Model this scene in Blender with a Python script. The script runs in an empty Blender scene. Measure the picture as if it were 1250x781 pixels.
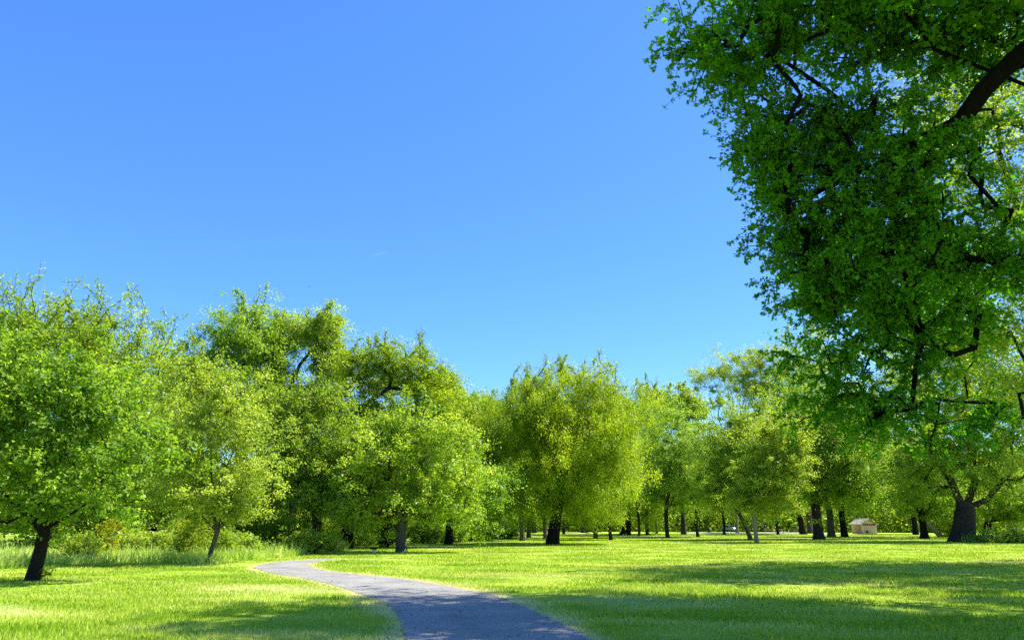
import bpy, bmesh, math
import numpy as np
from mathutils import Vector, Matrix

rng = np.random.default_rng(7)
PI = math.pi
scene = bpy.context.scene
COL = scene.collection
DETAIL = 1.0
DENS = 1.7; LSC = 0.80

# ------------------------------------------------------------------ camera
F = 903.0; W0, H0 = 1250.0, 781.0
CAMZ = 1.65
PITCH = math.atan((640 - 390.5) / F)
cam_d = bpy.data.cameras.new('camera'); cam = bpy.data.objects.new('camera', cam_d); COL.objects.link(cam)
cam.location = (0, 0, CAMZ); cam.rotation_euler = (PI / 2 + PITCH, 0, 0)
cam_d.sensor_width = 36; cam_d.lens = 36 * F / W0; cam_d.clip_end = 5000; cam_d.clip_start = 0.05
scene.camera = cam

def ray(px, py):
    x = (px - W0 / 2) / F; y = (H0 / 2 - py) / F
    c, s = math.cos(PITCH), math.sin(PITCH)
    return np.array([x, c - s * y, s + c * y])
def G(px, py):                      # a point of the ground
    r = ray(px, py); t = -CAMZ / r[2]
    return np.array([r[0] * t, r[1] * t, 0.0])
def P(px, py, Y):                   # a point at distance Y ahead
    r = ray(px, py); t = Y / r[1]
    return np.array([r[0] * t, Y, CAMZ + r[2] * t])

# ------------------------------------------------------------------ sun, sky
EL = math.radians(56); SH = np.array([0.965, 0.26]); SH = SH / np.linalg.norm(SH)
S = np.array([SH[0] * math.cos(EL), SH[1] * math.cos(EL), math.sin(EL)])
sd = bpy.data.lights.new('sun', 'SUN'); so = bpy.data.objects.new('sun', sd); COL.objects.link(so)
sd.energy = 5.0; sd.angle = math.radians(0.53); sd.color = (1.0, 0.95, 0.86)
so.rotation_euler = Vector(-S).to_track_quat('-Z', 'Y').to_euler(); so.location = (20, -10, 40)
world = bpy.data.worlds.new('World'); scene.world = world; world.use_nodes = True
nt = world.node_tree; nt.nodes.clear()
out = nt.nodes.new('ShaderNodeOutputWorld'); bg = nt.nodes.new('ShaderNodeBackground')
sky = nt.nodes.new('ShaderNodeTexSky'); sky.sky_type = 'NISHITA'; sky.sun_disc = False
sky.sun_elevation = EL; sky.sun_rotation = math.atan2(S[0], S[1])
sky.air_density = 1.0; sky.dust_density = 0.35; sky.ozone_density = 1.6; sky.altitude = 0
# the phone renders the sky deeper: colour ** 1.5, its brightness evened out
gm = nt.nodes.new('ShaderNodeGamma'); gm.inputs['Gamma'].default_value = 1.75
sp = nt.nodes.new('ShaderNodeSeparateColor'); pw = nt.nodes.new('ShaderNodeMath'); pw.operation = 'POWER'; pw.inputs[1].default_value = 1.1
dv = nt.nodes.new('ShaderNodeMath'); dv.operation = 'DIVIDE'; dv.inputs[0].default_value = 1.55
sc_ = nt.nodes.new('ShaderNodeVectorMath'); sc_.operation = 'SCALE'
nt.links.new(sky.outputs[0], gm.inputs['Color']); nt.links.new(sky.outputs[0], sp.inputs[0]); nt.links.new(sp.outputs[2], pw.inputs[0])
nt.links.new(pw.outputs[0], dv.inputs[1]); nt.links.new(gm.outputs[0], sc_.inputs[0]); nt.links.new(dv.outputs[0], sc_.inputs['Scale'])
tn = nt.nodes.new('ShaderNodeVectorMath'); tn.operation = 'MULTIPLY'; tn.inputs[1].default_value = (0.71, 0.91, 1.04)
nt.links.new(sc_.outputs[0], tn.inputs[0]); nt.links.new(tn.outputs[0], bg.inputs['Color'])
bg.inputs['Strength'].default_value = 0.13
nt.links.new(bg.outputs[0], out.inputs['Surface'])
vs = scene.view_settings; scene.display_settings.display_device = 'sRGB'
vs.view_transform = 'Standard'; vs.look = 'None'; vs.exposure = 1.25; vs.gamma = 1.0; vs.use_curve_mapping = False
cy = scene.cycles
cy.max_bounces = 6; cy.diffuse_bounces = 3; cy.transmission_bounces = 4; cy.transparent_max_bounces = 6
cy.sample_clamp_indirect = 6; cy.use_denoising = False
try: cy.denoiser = 'OPENIMAGEDENOISE'; cy.denoising_prefilter = 'ACCURATE'
except Exception: pass

# ------------------------------------------------------------------ materials
def newmat(name):
    m = bpy.data.materials.new(name); m.use_nodes = True; m.node_tree.nodes.clear(); return m, m.node_tree
def N(nt, t, **kw):
    n = nt.nodes.new(t)
    for k, v in kw.items():
        if k in n.inputs.keys(): n.inputs[k].default_value = v
        else: setattr(n, k, v)
    return n
def ramp(nt, stops):
    r = nt.nodes.new('ShaderNodeValToRGB'); cr = r.color_ramp
    while len(cr.elements) > 1: cr.elements.remove(cr.elements[-1])
    cr.elements[0].position = stops[0][0]; cr.elements[0].color = (*stops[0][1], 1)
    for p, c in stops[1:]:
        e = cr.elements.new(p); e.color = (*c, 1)
    return r
def leaf_mat(name, c0, c1, c2, trans=0.50, warm=(1.85, 1.75, 0.6), rough=0.45, spec=0.35):
    m, t = newmat(name); L = t.links.new
    at = N(t, 'ShaderNodeAttribute', attribute_name='tint')
    r = ramp(t, [(0.0, c0), (0.5, c1), (1.0, c2)]); L(at.outputs['Fac'], r.inputs['Fac'])
    oi = N(t, 'ShaderNodeObjectInfo')
    mr = N(t, 'ShaderNodeMapRange'); mr.inputs['To Min'].default_value = 0.488; mr.inputs['To Max'].default_value = 0.512
    L(oi.outputs['Random'], mr.inputs['Value'])
    h = N(t, 'ShaderNodeHueSaturation'); L(mr.outputs[0], h.inputs['Hue']); L(r.outputs[0], h.inputs['Color'])
    b = N(t, 'ShaderNodeBsdfPrincipled'); b.inputs['Roughness'].default_value = rough
    b.inputs['Specular IOR Level'].default_value = spec
    L(h.outputs[0], b.inputs['Base Color'])
    mx = N(t, 'ShaderNodeMix', data_type='RGBA', blend_type='MULTIPLY'); mx.inputs[0].default_value = 1.0
    L(h.outputs[0], mx.inputs[6]); mx.inputs[7].default_value = (*warm, 1)
    tr = N(t, 'ShaderNodeBsdfTranslucent'); L(mx.outputs[2], tr.inputs['Color'])
    ms = N(t, 'ShaderNodeMixShader'); ms.inputs[0].default_value = trans
    o = N(t, 'ShaderNodeOutputMaterial')
    L(b.outputs[0], ms.inputs[1]); L(tr.outputs[0], ms.inputs[2]); L(ms.outputs[0], o.inputs['Surface'])
    return m
def noise_mat(name, stops, scale=8, rough=0.85, bump=0.3, detail=8, stretch=(1, 1, 1), spec=0.2, metallic=0.0, bdist=0.02):
    m, t = newmat(name); L = t.links.new
    tc = N(t, 'ShaderNodeTexCoord'); mp = N(t, 'ShaderNodeMapping'); mp.inputs['Scale'].default_value = stretch
    L(tc.outputs['Object'], mp.inputs['Vector'])
    nz = N(t, 'ShaderNodeTexNoise'); nz.inputs['Scale'].default_value = scale; nz.inputs['Detail'].default_value = detail
    nz.inputs['Roughness'].default_value = 0.65
    L(mp.outputs[0], nz.inputs['Vector'])
    r = ramp(t, stops); L(nz.outputs['Fac'], r.inputs['Fac'])
    b = N(t, 'ShaderNodeBsdfPrincipled'); b.inputs['Roughness'].default_value = rough
    b.inputs['Specular IOR Level'].default_value = spec; b.inputs['Metallic'].default_value = metallic
    L(r.outputs[0], b.inputs['Base Color'])
    if bump > 0:
        bp = N(t, 'ShaderNodeBump'); bp.inputs['Strength'].default_value = bump; bp.inputs['Distance'].default_value = bdist
        L(nz.outputs['Fac'], bp.inputs['Height']); L(bp.outputs[0], b.inputs['Normal'])
    o = N(t, 'ShaderNodeOutputMaterial'); L(b.outputs[0], o.inputs['Surface'])
    return m

M = {}
# leaves: dull, mean, fresh
M['fresh']  = leaf_mat('fresh_leaves',  (0.11, 0.205, 0.016), (0.225, 0.345, 0.03), (0.37, 0.46, 0.07))
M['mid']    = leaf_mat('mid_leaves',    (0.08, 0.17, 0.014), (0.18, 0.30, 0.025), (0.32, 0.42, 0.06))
M['pale']   = leaf_mat('pale_leaves',   (0.12, 0.21, 0.02), (0.23, 0.35, 0.045), (0.38, 0.48, 0.09))
M['willow'] = leaf_mat('willow_leaves', (0.08, 0.165, 0.006), (0.195, 0.315, 0.009), (0.36, 0.45, 0.018))
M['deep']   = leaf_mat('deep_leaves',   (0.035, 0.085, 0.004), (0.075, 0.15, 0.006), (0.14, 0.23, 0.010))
M['near']   = leaf_mat('near_leaves',   (0.040, 0.150, 0.005), (0.090, 0.27, 0.008), (0.14, 0.30, 0.010), trans=0.5, warm=(1.4, 1.6, 0.4), spec=0.10)
M['yellow'] = leaf_mat('yellow_leaves', (0.14, 0.24, 0.012), (0.24, 0.34, 0.014), (0.42, 0.44, 0.02), warm=(1.4, 1.4, 0.5))
M['gold']   = leaf_mat('gold_leaves',   (0.20, 0.26, 0.012), (0.36, 0.38, 0.015), (0.55, 0.48, 0.03), warm=(1.3, 1.3, 0.5))
M['grass']  = leaf_mat('grass_blades',  (0.15, 0.31, 0.010), (0.44, 0.55, 0.060), (0.78, 0.72, 0.38), trans=0.38, warm=(1.2, 1.1, 0.5), spec=0.03, rough=0.7)
M['meadow'] = leaf_mat('meadow_blades', (0.25, 0.38, 0.06), (0.41, 0.54, 0.13), (0.60, 0.60, 0.27), trans=0.35, spec=0.2)
M['white_bloom'] = leaf_mat('white_bloom', (0.5, 0.55, 0.42), (0.62, 0.66, 0.5), (0.75, 0.76, 0.64), trans=0.3, warm=(1, 1, 0.8))
bk = (2.2, 2.2, 0.5)
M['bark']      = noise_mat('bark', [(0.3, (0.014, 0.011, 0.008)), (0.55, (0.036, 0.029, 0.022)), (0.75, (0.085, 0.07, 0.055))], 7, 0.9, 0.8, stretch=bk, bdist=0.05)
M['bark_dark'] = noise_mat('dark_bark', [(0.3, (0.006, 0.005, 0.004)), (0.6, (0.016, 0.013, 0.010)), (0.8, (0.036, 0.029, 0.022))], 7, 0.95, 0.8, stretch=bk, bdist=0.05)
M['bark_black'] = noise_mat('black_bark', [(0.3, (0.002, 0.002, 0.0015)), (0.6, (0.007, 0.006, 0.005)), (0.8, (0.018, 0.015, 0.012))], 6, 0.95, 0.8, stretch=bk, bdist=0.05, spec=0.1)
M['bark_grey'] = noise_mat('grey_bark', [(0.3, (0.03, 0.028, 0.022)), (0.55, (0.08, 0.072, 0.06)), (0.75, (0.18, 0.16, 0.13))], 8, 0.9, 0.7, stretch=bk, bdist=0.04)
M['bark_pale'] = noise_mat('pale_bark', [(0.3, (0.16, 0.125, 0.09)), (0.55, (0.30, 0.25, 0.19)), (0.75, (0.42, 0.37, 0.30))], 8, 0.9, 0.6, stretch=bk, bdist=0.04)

def ground_mat():
    m, t = newmat('lawn_ground'); L = t.links.new
    tc = N(t, 'ShaderNodeTexCoord')
    n1 = N(t, 'ShaderNodeTexNoise'); n1.inputs['Scale'].default_value = 0.35; n1.inputs['Detail'].default_value = 5
    n2 = N(t, 'ShaderNodeTexNoise'); n2.inputs['Scale'].default_value = 9; n2.inputs['Detail'].default_value = 8; n2.inputs['Roughness'].default_value = 0.75
    L(tc.outputs['Object'], n1.inputs['Vector']); L(tc.outputs['Object'], n2.inputs['Vector'])
    r1 = ramp(t, [(0.3, (0.16, 0.29, 0.012)), (0.5, (0.28, 0.39, 0.028)), (0.68, (0.42, 0.46, 0.09))])
    L(n1.outputs['Fac'], r1.inputs['Fac'])
    r2 = ramp(t, [(0.3, (0.55, 0.6, 0.5)), (0.5, (0.95, 0.97, 0.9)), (0.7, (1.3, 1.25, 1.3))])
    L(n2.outputs['Fac'], r2.inputs['Fac'])
    mx = N(t, 'ShaderNodeMix', data_type='RGBA', blend_type='MULTIPLY'); mx.inputs[0].default_value = 1.0
    L(r1.outputs[0], mx.inputs[6]); L(r2.outputs[0], mx.inputs[7])
    dry = N(t, 'ShaderNodeAttribute', attribute_name='dry')
    n3 = N(t, 'ShaderNodeTexNoise'); n3.inputs['Scale'].default_value = 3.0; n3.inputs['Detail'].default_value = 6
    L(tc.outputs['Object'], n3.inputs['Vector'])
    ma = N(t, 'ShaderNodeMath', operation='MULTIPLY_ADD'); ma.inputs[1].default_value = 1.0
    sub = N(t, 'ShaderNodeMath', operation='SUBTRACT'); sub.inputs[1].default_value = 0.5
    L(n3.outputs['Fac'], sub.inputs[0]); L(dry.outputs['Fac'], ma.inputs[0])
    sc = N(t, 'ShaderNodeMath', operation='MULTIPLY'); L(sub.outputs[0], sc.inputs[0]); L(dry.outputs['Fac'], sc.inputs[1])
    L(sc.outputs[0], ma.inputs[2]); ma.use_clamp = True
    rd = ramp(t, [(0.3, (0.36, 0.30, 0.15)), (0.7, (0.52, 0.44, 0.25))]); L(n2.outputs['Fac'], rd.inputs['Fac'])
    mx2 = N(t, 'ShaderNodeMix', data_type='RGBA'); L(ma.outputs[0], mx2.inputs[0]); L(mx.outputs[2], mx2.inputs[6]); L(rd.outputs[0], mx2.inputs[7])
    b = N(t, 'ShaderNodeBsdfPrincipled'); b.inputs['Roughness'].default_value = 0.9; b.inputs['Specular IOR Level'].default_value = 0.1
    L(mx2.outputs[2], b.inputs['Base Color'])
    bp = N(t, 'ShaderNodeBump'); bp.inputs['Strength'].default_value = 0.7; bp.inputs['Distance'].default_value = 0.06
    L(n2.outputs['Fac'], bp.inputs['Height']); L(bp.outputs[0], b.inputs['Normal'])
    o = N(t, 'ShaderNodeOutputMaterial'); L(b.outputs[0], o.inputs['Surface'])
    return m
M['ground'] = ground_mat()

def asphalt_mat():
    m, t = newmat('worn_asphalt'); L = t.links.new
    tc = N(t, 'ShaderNodeTexCoord')
    n1 = N(t, 'ShaderNodeTexNoise'); n1.inputs['Scale'].default_value = 0.8; n1.inputs['Detail'].default_value = 4
    n2 = N(t, 'ShaderNodeTexNoise'); n2.inputs['Scale'].default_value = 45; n2.inputs['Detail'].default_value = 6; n2.inputs['Roughness'].default_value = 0.85
    vo = N(t, 'ShaderNodeTexVoronoi'); vo.inputs['Scale'].default_value = 14
    for n in (n1, n2, vo): L(tc.outputs['Object'], n.inputs['Vector'])
    r1 = ramp(t, [(0.3, (0.175, 0.17, 0.155)), (0.7, (0.27, 0.26, 0.235))]); L(n1.outputs['Fac'], r1.inputs['Fac'])
    r2 = ramp(t, [(0.34, (0.35, 0.35, 0.36)), (0.5, (0.95, 0.95, 0.95)), (0.64, (1.7, 1.66, 1.55))]); L(n2.outputs['Fac'], r2.inputs['Fac'])
    mx = N(t, 'ShaderNodeMix', data_type='RGBA', blend_type='MULTIPLY'); mx.inputs[0].default_value = 1.0
    L(r1.outputs[0], mx.inputs[6]); L(r2.outputs[0], mx.inputs[7])
    r3 = ramp(t, [(0.0, (0.35, 0.27, 0.12)), (0.045, (0.36, 0.30, 0.16)), (0.055, (0, 0, 0))]); L(vo.outputs['Distance'], r3.inputs['Fac'])
    r3f = ramp(t, [(0.04, (1, 1, 1)), (0.055, (0, 0, 0))]); L(vo.outputs['Distance'], r3f.inputs['Fac'])
    mx2 = N(t, 'ShaderNodeMix', data_type='RGBA'); L(r3f.outputs[0], mx2.inputs[0]); L(mx.outputs[2], mx2.inputs[6]); mx2.inputs[7].default_value = (0.36, 0.28, 0.13, 1)
    b = N(t, 'ShaderNodeBsdfPrincipled'); b.inputs['Roughness'].default_value = 0.85; b.inputs['Specular IOR Level'].default_value = 0.3
    L(mx2.outputs[2], b.inputs['Base Color'])
    bp = N(t, 'ShaderNodeBump'); bp.inputs['Strength'].default_value = 0.5; bp.inputs['Distance'].default_value = 0.01
    L(n2.outputs['Fac'], bp.inputs['Height']); L(bp.outputs[0], b.inputs['Normal'])
    o = N(t, 'ShaderNodeOutputMaterial'); L(b.outputs[0], o.inputs['Surface'])
    return m
M['asphalt'] = asphalt_mat()
def plain(name, c, rough=0.6, metallic=0.0, var=0.12, scale=12, bump=0.1, spec=0.4):
    lo = tuple(x * (1 - var) for x in c); hi = tuple(min(1, x * (1 + var)) for x in c)
    return noise_mat(name, [(0.35, lo), (0.65, hi)], scale, rough, bump, metallic=metallic, spec=spec, bdist=0.005)

# ------------------------------------------------------------------ mesh helpers
def np_mesh(name, verts, faces_n, loops, mat=None, tint=None, smooth=False):
    """verts (n,3); faces_n = corner count (all faces alike); loops flat index array"""
    me = bpy.data.meshes.new(name)
    nf = len(loops) // faces_n
    me.vertices.add(len(verts)); me.vertices.foreach_set('co', np.ascontiguousarray(verts, dtype=np.float32).ravel())
    me.loops.add(len(loops)); me.loops.foreach_set('vertex_index', np.ascontiguousarray(loops, dtype=np.int32))
    me.polygons.add(nf); me.polygons.foreach_set('loop_start', np.arange(0, nf * faces_n, faces_n, dtype=np.int32))
    me.polygons.foreach_set('loop_total', np.full(nf, faces_n, dtype=np.int32))
    if smooth: me.polygons.foreach_set('use_smooth', np.ones(nf, dtype=bool))
    if tint is not None:
        a = me.attributes.new('tint', 'FLOAT', 'FACE'); a.data.foreach_set('value', np.ascontiguousarray(tint, dtype=np.float32))
    me.update(calc_edges=True)
    if mat: me.materials.append(mat)
    return me
def link(name, me, parent=None):
    o = bpy.data.objects.new(name, me); COL.objects.link(o)
    if parent: o.parent = parent
    return o
def tag(o, label=None, cat=None, group=None, kind=None):
    if label: o['label'] = label
    if cat: o['category'] = cat
    if group: o['group'] = group
    if kind: o['kind'] = kind
    return o
def empty(name, loc, label, cat, group=None, rz=0):
    o = bpy.data.objects.new(name, None); COL.objects.link(o); o.location = loc; o.rotation_euler = (0, 0, rz)
    o.empty_display_size = 0.3
    return tag(o, label, cat, group)

def norm(v): return v / np.maximum(np.linalg.norm(v, axis=-1, keepdims=True), 1e-9)

def leaves_mesh(name, C, tint, length, width, mat, up=0.55, outward=None, along=None, r=None, shape='diamond'):
    """folded leaves centred at C"""
    r = r or rng
    n = len(C)
    nn = r.normal(size=(n, 3)) * 0.75; nn[:, 2] += up
    if outward is not None: nn += outward * 0.5
    nn = norm(nn)
    t = r.normal(size=(n, 3))
    if along is not None: t = along + t * 0.35
    t = t - nn * np.sum(t * nn, axis=1, keepdims=True); t = norm(t)
    b = np.cross(nn, t)
    s = r.uniform(0.55, 1.45, (n, 1))
    L = length * s; Wd = width * s * r.uniform(0.8, 1.2, (n, 1))
    if shape == 'diamond':
        v = np.stack([C - t * L * .5, C + b * Wd * .5 + nn * Wd * 0.22 - t * L * 0.05, C + t * L * .5 - nn * L * 0.06, C - b * Wd * .5 + nn * Wd * 0.22 - t * L * 0.05], axis=1)
        verts = v.reshape(-1, 3); loops = np.arange(4 * n)
        return np_mesh(name, verts, 4, loops, mat, tint)
    # 'lobed': two folded halves, each a quad with a broad tip
    v = np.stack([C - t * L * .5, C + t * L * .5 - nn * L * .1,
                  C + b * Wd * .42 + nn * Wd * .2 - t * L * .12, C + b * Wd * .45 + nn * Wd * .15 + t * L * .25,
                  C - b * Wd * .42 + nn * Wd * .2 - t * L * .12, C - b * Wd * .45 + nn * Wd * .15 + t * L * .25], axis=1)
    base = np.arange(n)[:, None] * 6
    loops = np.concatenate([base + np.array([0, 2, 3, 1]), base + np.array([0, 1, 5, 4])], axis=1).ravel()
    return np_mesh(name, v.reshape(-1, 3), 4, loops, mat, np.repeat(tint, 2))

def vnoise(p, sc, seed=0):
    """cheap smooth noise in [0,1]"""
    q = p / sc; k = np.array([[1.7, 2.3, 1.1], [-2.1, 1.3, 2.7], [2.9, -1.9, 0.7], [0.9, 3.1, -2.3]])
    a = np.zeros(len(p))
    for i, kk in enumerate(k): a += np.sin(q @ kk + seed * 1.37 + i * 2.1) * (0.6 ** (i * 0.5))
    return 0.5 + 0.5 * np.tanh(a * 0.6)

# ---- skeleton
class Skel:
    def __init__(s): s.p = []; s.par = []; s.w = []
    def add(s, pt, par, w=None): s.p.append(np.array(pt, float)); s.par.append(par); s.w.append(w); return len(s.p) - 1
    def path(s, pts, par, step=0.8):
        for q in pts:
            a = s.p[par]; d = np.linalg.norm(q - a); k = max(1, int(d / step))
            for j in range(1, k + 1): par = s.add(a + (np.array(q) - a) * j / k, par)
        return par

def tube_chain(P_, R, sides, seed=0, lump=0.0):
    n = len(P_); P_ = np.array(P_)
    T = np.gradient(P_, axis=0) if n > 2 else np.repeat((P_[-1] - P_[0])[None], n, 0); T = norm(T)
    ref = np.array([0.0, 1.0, 0.0]) if abs(T[0][1]) < 0.9 else np.array([1.0, 0, 0])
    u = np.cross(T, ref); u = norm(u); v = np.cross(T, u)
    ang = np.arange(sides) * 2 * PI / sides
    rr = np.array(R)[:, None] * np.ones((1, sides))
    if lump > 0:
        z = np.arange(n)[:, None] * 0.5
        rr = rr * (1 + lump * (0.5 * np.sin(ang * 3 + seed + z * 0.35) + 0.35 * np.sin(ang * 5 + seed * 2 - z * 0.6) + 0.25 * np.sin(ang * 2 + z + seed * 3)))
    V = P_[:, None, :] + rr[:, :, None] * (np.cos(ang)[None, :, None] * u[:, None, :] + np.sin(ang)[None, :, None] * v[:, None, :])
    i = np.arange(n - 1)[:, None]; j = np.arange(sides)[None, :]; j2 = (j + 1) % sides
    Fq = np.stack([i * sides + j, i * sides + j2, (i + 1) * sides + j2, (i + 1) * sides + j], axis=-1).reshape(-1)
    return V.reshape(-1, 3), Fq

def skeleton_mesh(name, sk, R0, rtip, mat, sides=5, trunk_sides=12, trunk_n=0, lump=0.1, seed=1.0, flare=0.5, r_force=None, cap=None):
    n = len(sk.p); par = np.array(sk.par); pts = np.array(sk.p)
    ch = [[] for _ in range(n)]
    for i in range(1, n):
        if par[i] >= 0: ch[par[i]].append(i)
    cnt = np.zeros(n)
    for i in range(n - 1, -1, -1):
        if not ch[i]: cnt[i] = 1
        if par[i] >= 0: cnt[par[i]] += max(cnt[i], 1)
    Nt = max(cnt[0], 2); e = max(math.log(Nt) / math.log(max(R0 / rtip, 1.5)), 1.2)
    rad = rtip * np.maximum(cnt, 1) ** (1 / e)
    for a_, c_ in (cap or []):
        over_ = rad[a_:] > c_; rad[a_:] = np.where(over_, c_ + (rad[a_:] - c_) * 0.15, rad[a_:])
    if r_force is not None:
        for i, v in enumerate(sk.w):
            if v: rad[i] = max(rad[i], v)
    Vs, Fs, off = [], [], 0
    stack = [0]; first = True
    done = np.zeros(n, bool)
    while stack:
        s0 = stack.pop(); chain = [s0]
        if par[s0] >= 0: chain = [par[s0], s0]
        cur = s0
        while ch[cur]:
            k = max(ch[cur], key=lambda c: cnt[c])
            for c in ch[cur]:
                if c != k: stack.append(c)
            chain.append(k); cur = k
        R = rad[chain].copy()
        if par[s0] >= 0: R[0] = min(R[0], R[1] * 1.25)
        if not ch[cur]: R[-1] *= 0.4
        if first:
            d0 = np.linalg.norm(pts[chain] - pts[0], axis=1)
            R = R * (1 + flare * np.exp(-d0 / max(R0 * 1.6, 0.1)))
            V, Fq = tube_chain(pts[chain], R, trunk_sides, seed, lump)
        else:
            sd_ = sides if R[0] < 0.12 else max(sides, 8)
            V, Fq = tube_chain(pts[chain], R, sd_, seed, lump * 0.6)
        first = False
        Vs.append(V); Fs.append(Fq + off); off += len(V)
    me = np_mesh(name, np.concatenate(Vs), 4, np.concatenate(Fs), mat, smooth=True)
    return me, rad

def attach(sk, targets, r, step=0.8, bend=0.12, start=0):
    """join each target to the nearest point of the skeleton, nearest targets first"""
    root = sk.p[start] if start < len(sk.p) else sk.p[-1]
    order = np.argsort(np.linalg.norm(targets - root, axis=1))
    arr = np.zeros((len(sk.p) + len(targets) * 14 + 50, 3)); m = len(sk.p); arr[:m] = np.array(sk.p)
    first = start
    ids = []
    for k in order:
        q = targets[k]
        d = np.linalg.norm(arr[first:m] - q, axis=1)
        dz = arr[first:m, 2] - q[2]
        cost = d + np.maximum(dz, 0) * 0.5
        a = first + int(np.argmin(cost)); A = arr[a]
        L = np.linalg.norm(q - A); kk = int(min(12, max(1, L / step)))
        off = r.normal(size=3) * L * bend; off[2] += L * 0.06
        par = a
        for j in range(1, kk + 1):
            t = j / kk; pt = A + (q - A) * t + off * math.sin(PI * t) + (r.normal(size=3) * 0.03 * L if j < kk else 0)
            par = sk.add(pt, par); arr[m] = pt; m += 1
        ids.append(par)
        if m > len(arr) - 20: arr = np.concatenate([arr, np.zeros((2000, 3))])
    return order, ids

def lobes_targets(lobes, n, r, shell=0.5, squash_low=True):
    vol = np.array([l[1][0] * l[1][1] + l[1][1] * l[1][2] + l[1][0] * l[1][2] for l in lobes]); pr = vol / vol.sum()
    idx = r.choice(len(lobes), size=n, p=pr)
    d = norm(r.normal(size=(n, 3)))
    rad = shell + (1 - shell) * r.random(n) ** 0.7
    c = np.array([l[0] for l in lobes])[idx]; R = np.array([l[1] for l in lobes])[idx]
    return c + d * R * rad[:, None] + r.normal(size=(n, 3)) * R * 0.19, idx, d

def clump_leaves(T, rc, per, r, flat=0.8, sub=5, droop=0.0):
    """leaf positions grouped in sub-clumps about each target"""
    n = len(T)
    rc_ = rc * r.uniform(0.4, 1.6, n)
    S_ = T[:, None, :] + r.normal(size=(n, sub, 3)) * (rc_[:, None, None] * 0.55) * np.array([1, 1, flat])
    k = max(1, per // sub)
    Lp = S_[:, :, None, :] + r.normal(size=(n, sub, k, 3)) * (rc_[:, None, None, None] * 0.24) * np.array([1, 1, flat])
    if droop > 0:
        Lp[..., 2] -= np.abs(r.normal(size=Lp.shape[:-1])) * droop * rc
    ct = r.normal(size=(n, 1, 1)) * 0.12 + r.normal(size=(n, sub, 1)) * 0.10
    tint = 0.5 + ct + r.normal(size=Lp.shape[:-1]) * 0.16
    out_ = norm(Lp - (T[:, None, None, :] - np.array([0, 0, rc * 0.6])))
    return Lp.reshape(-1, 3), np.clip(tint, 0, 1).reshape(-1), out_.reshape(-1, 3), S_

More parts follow.
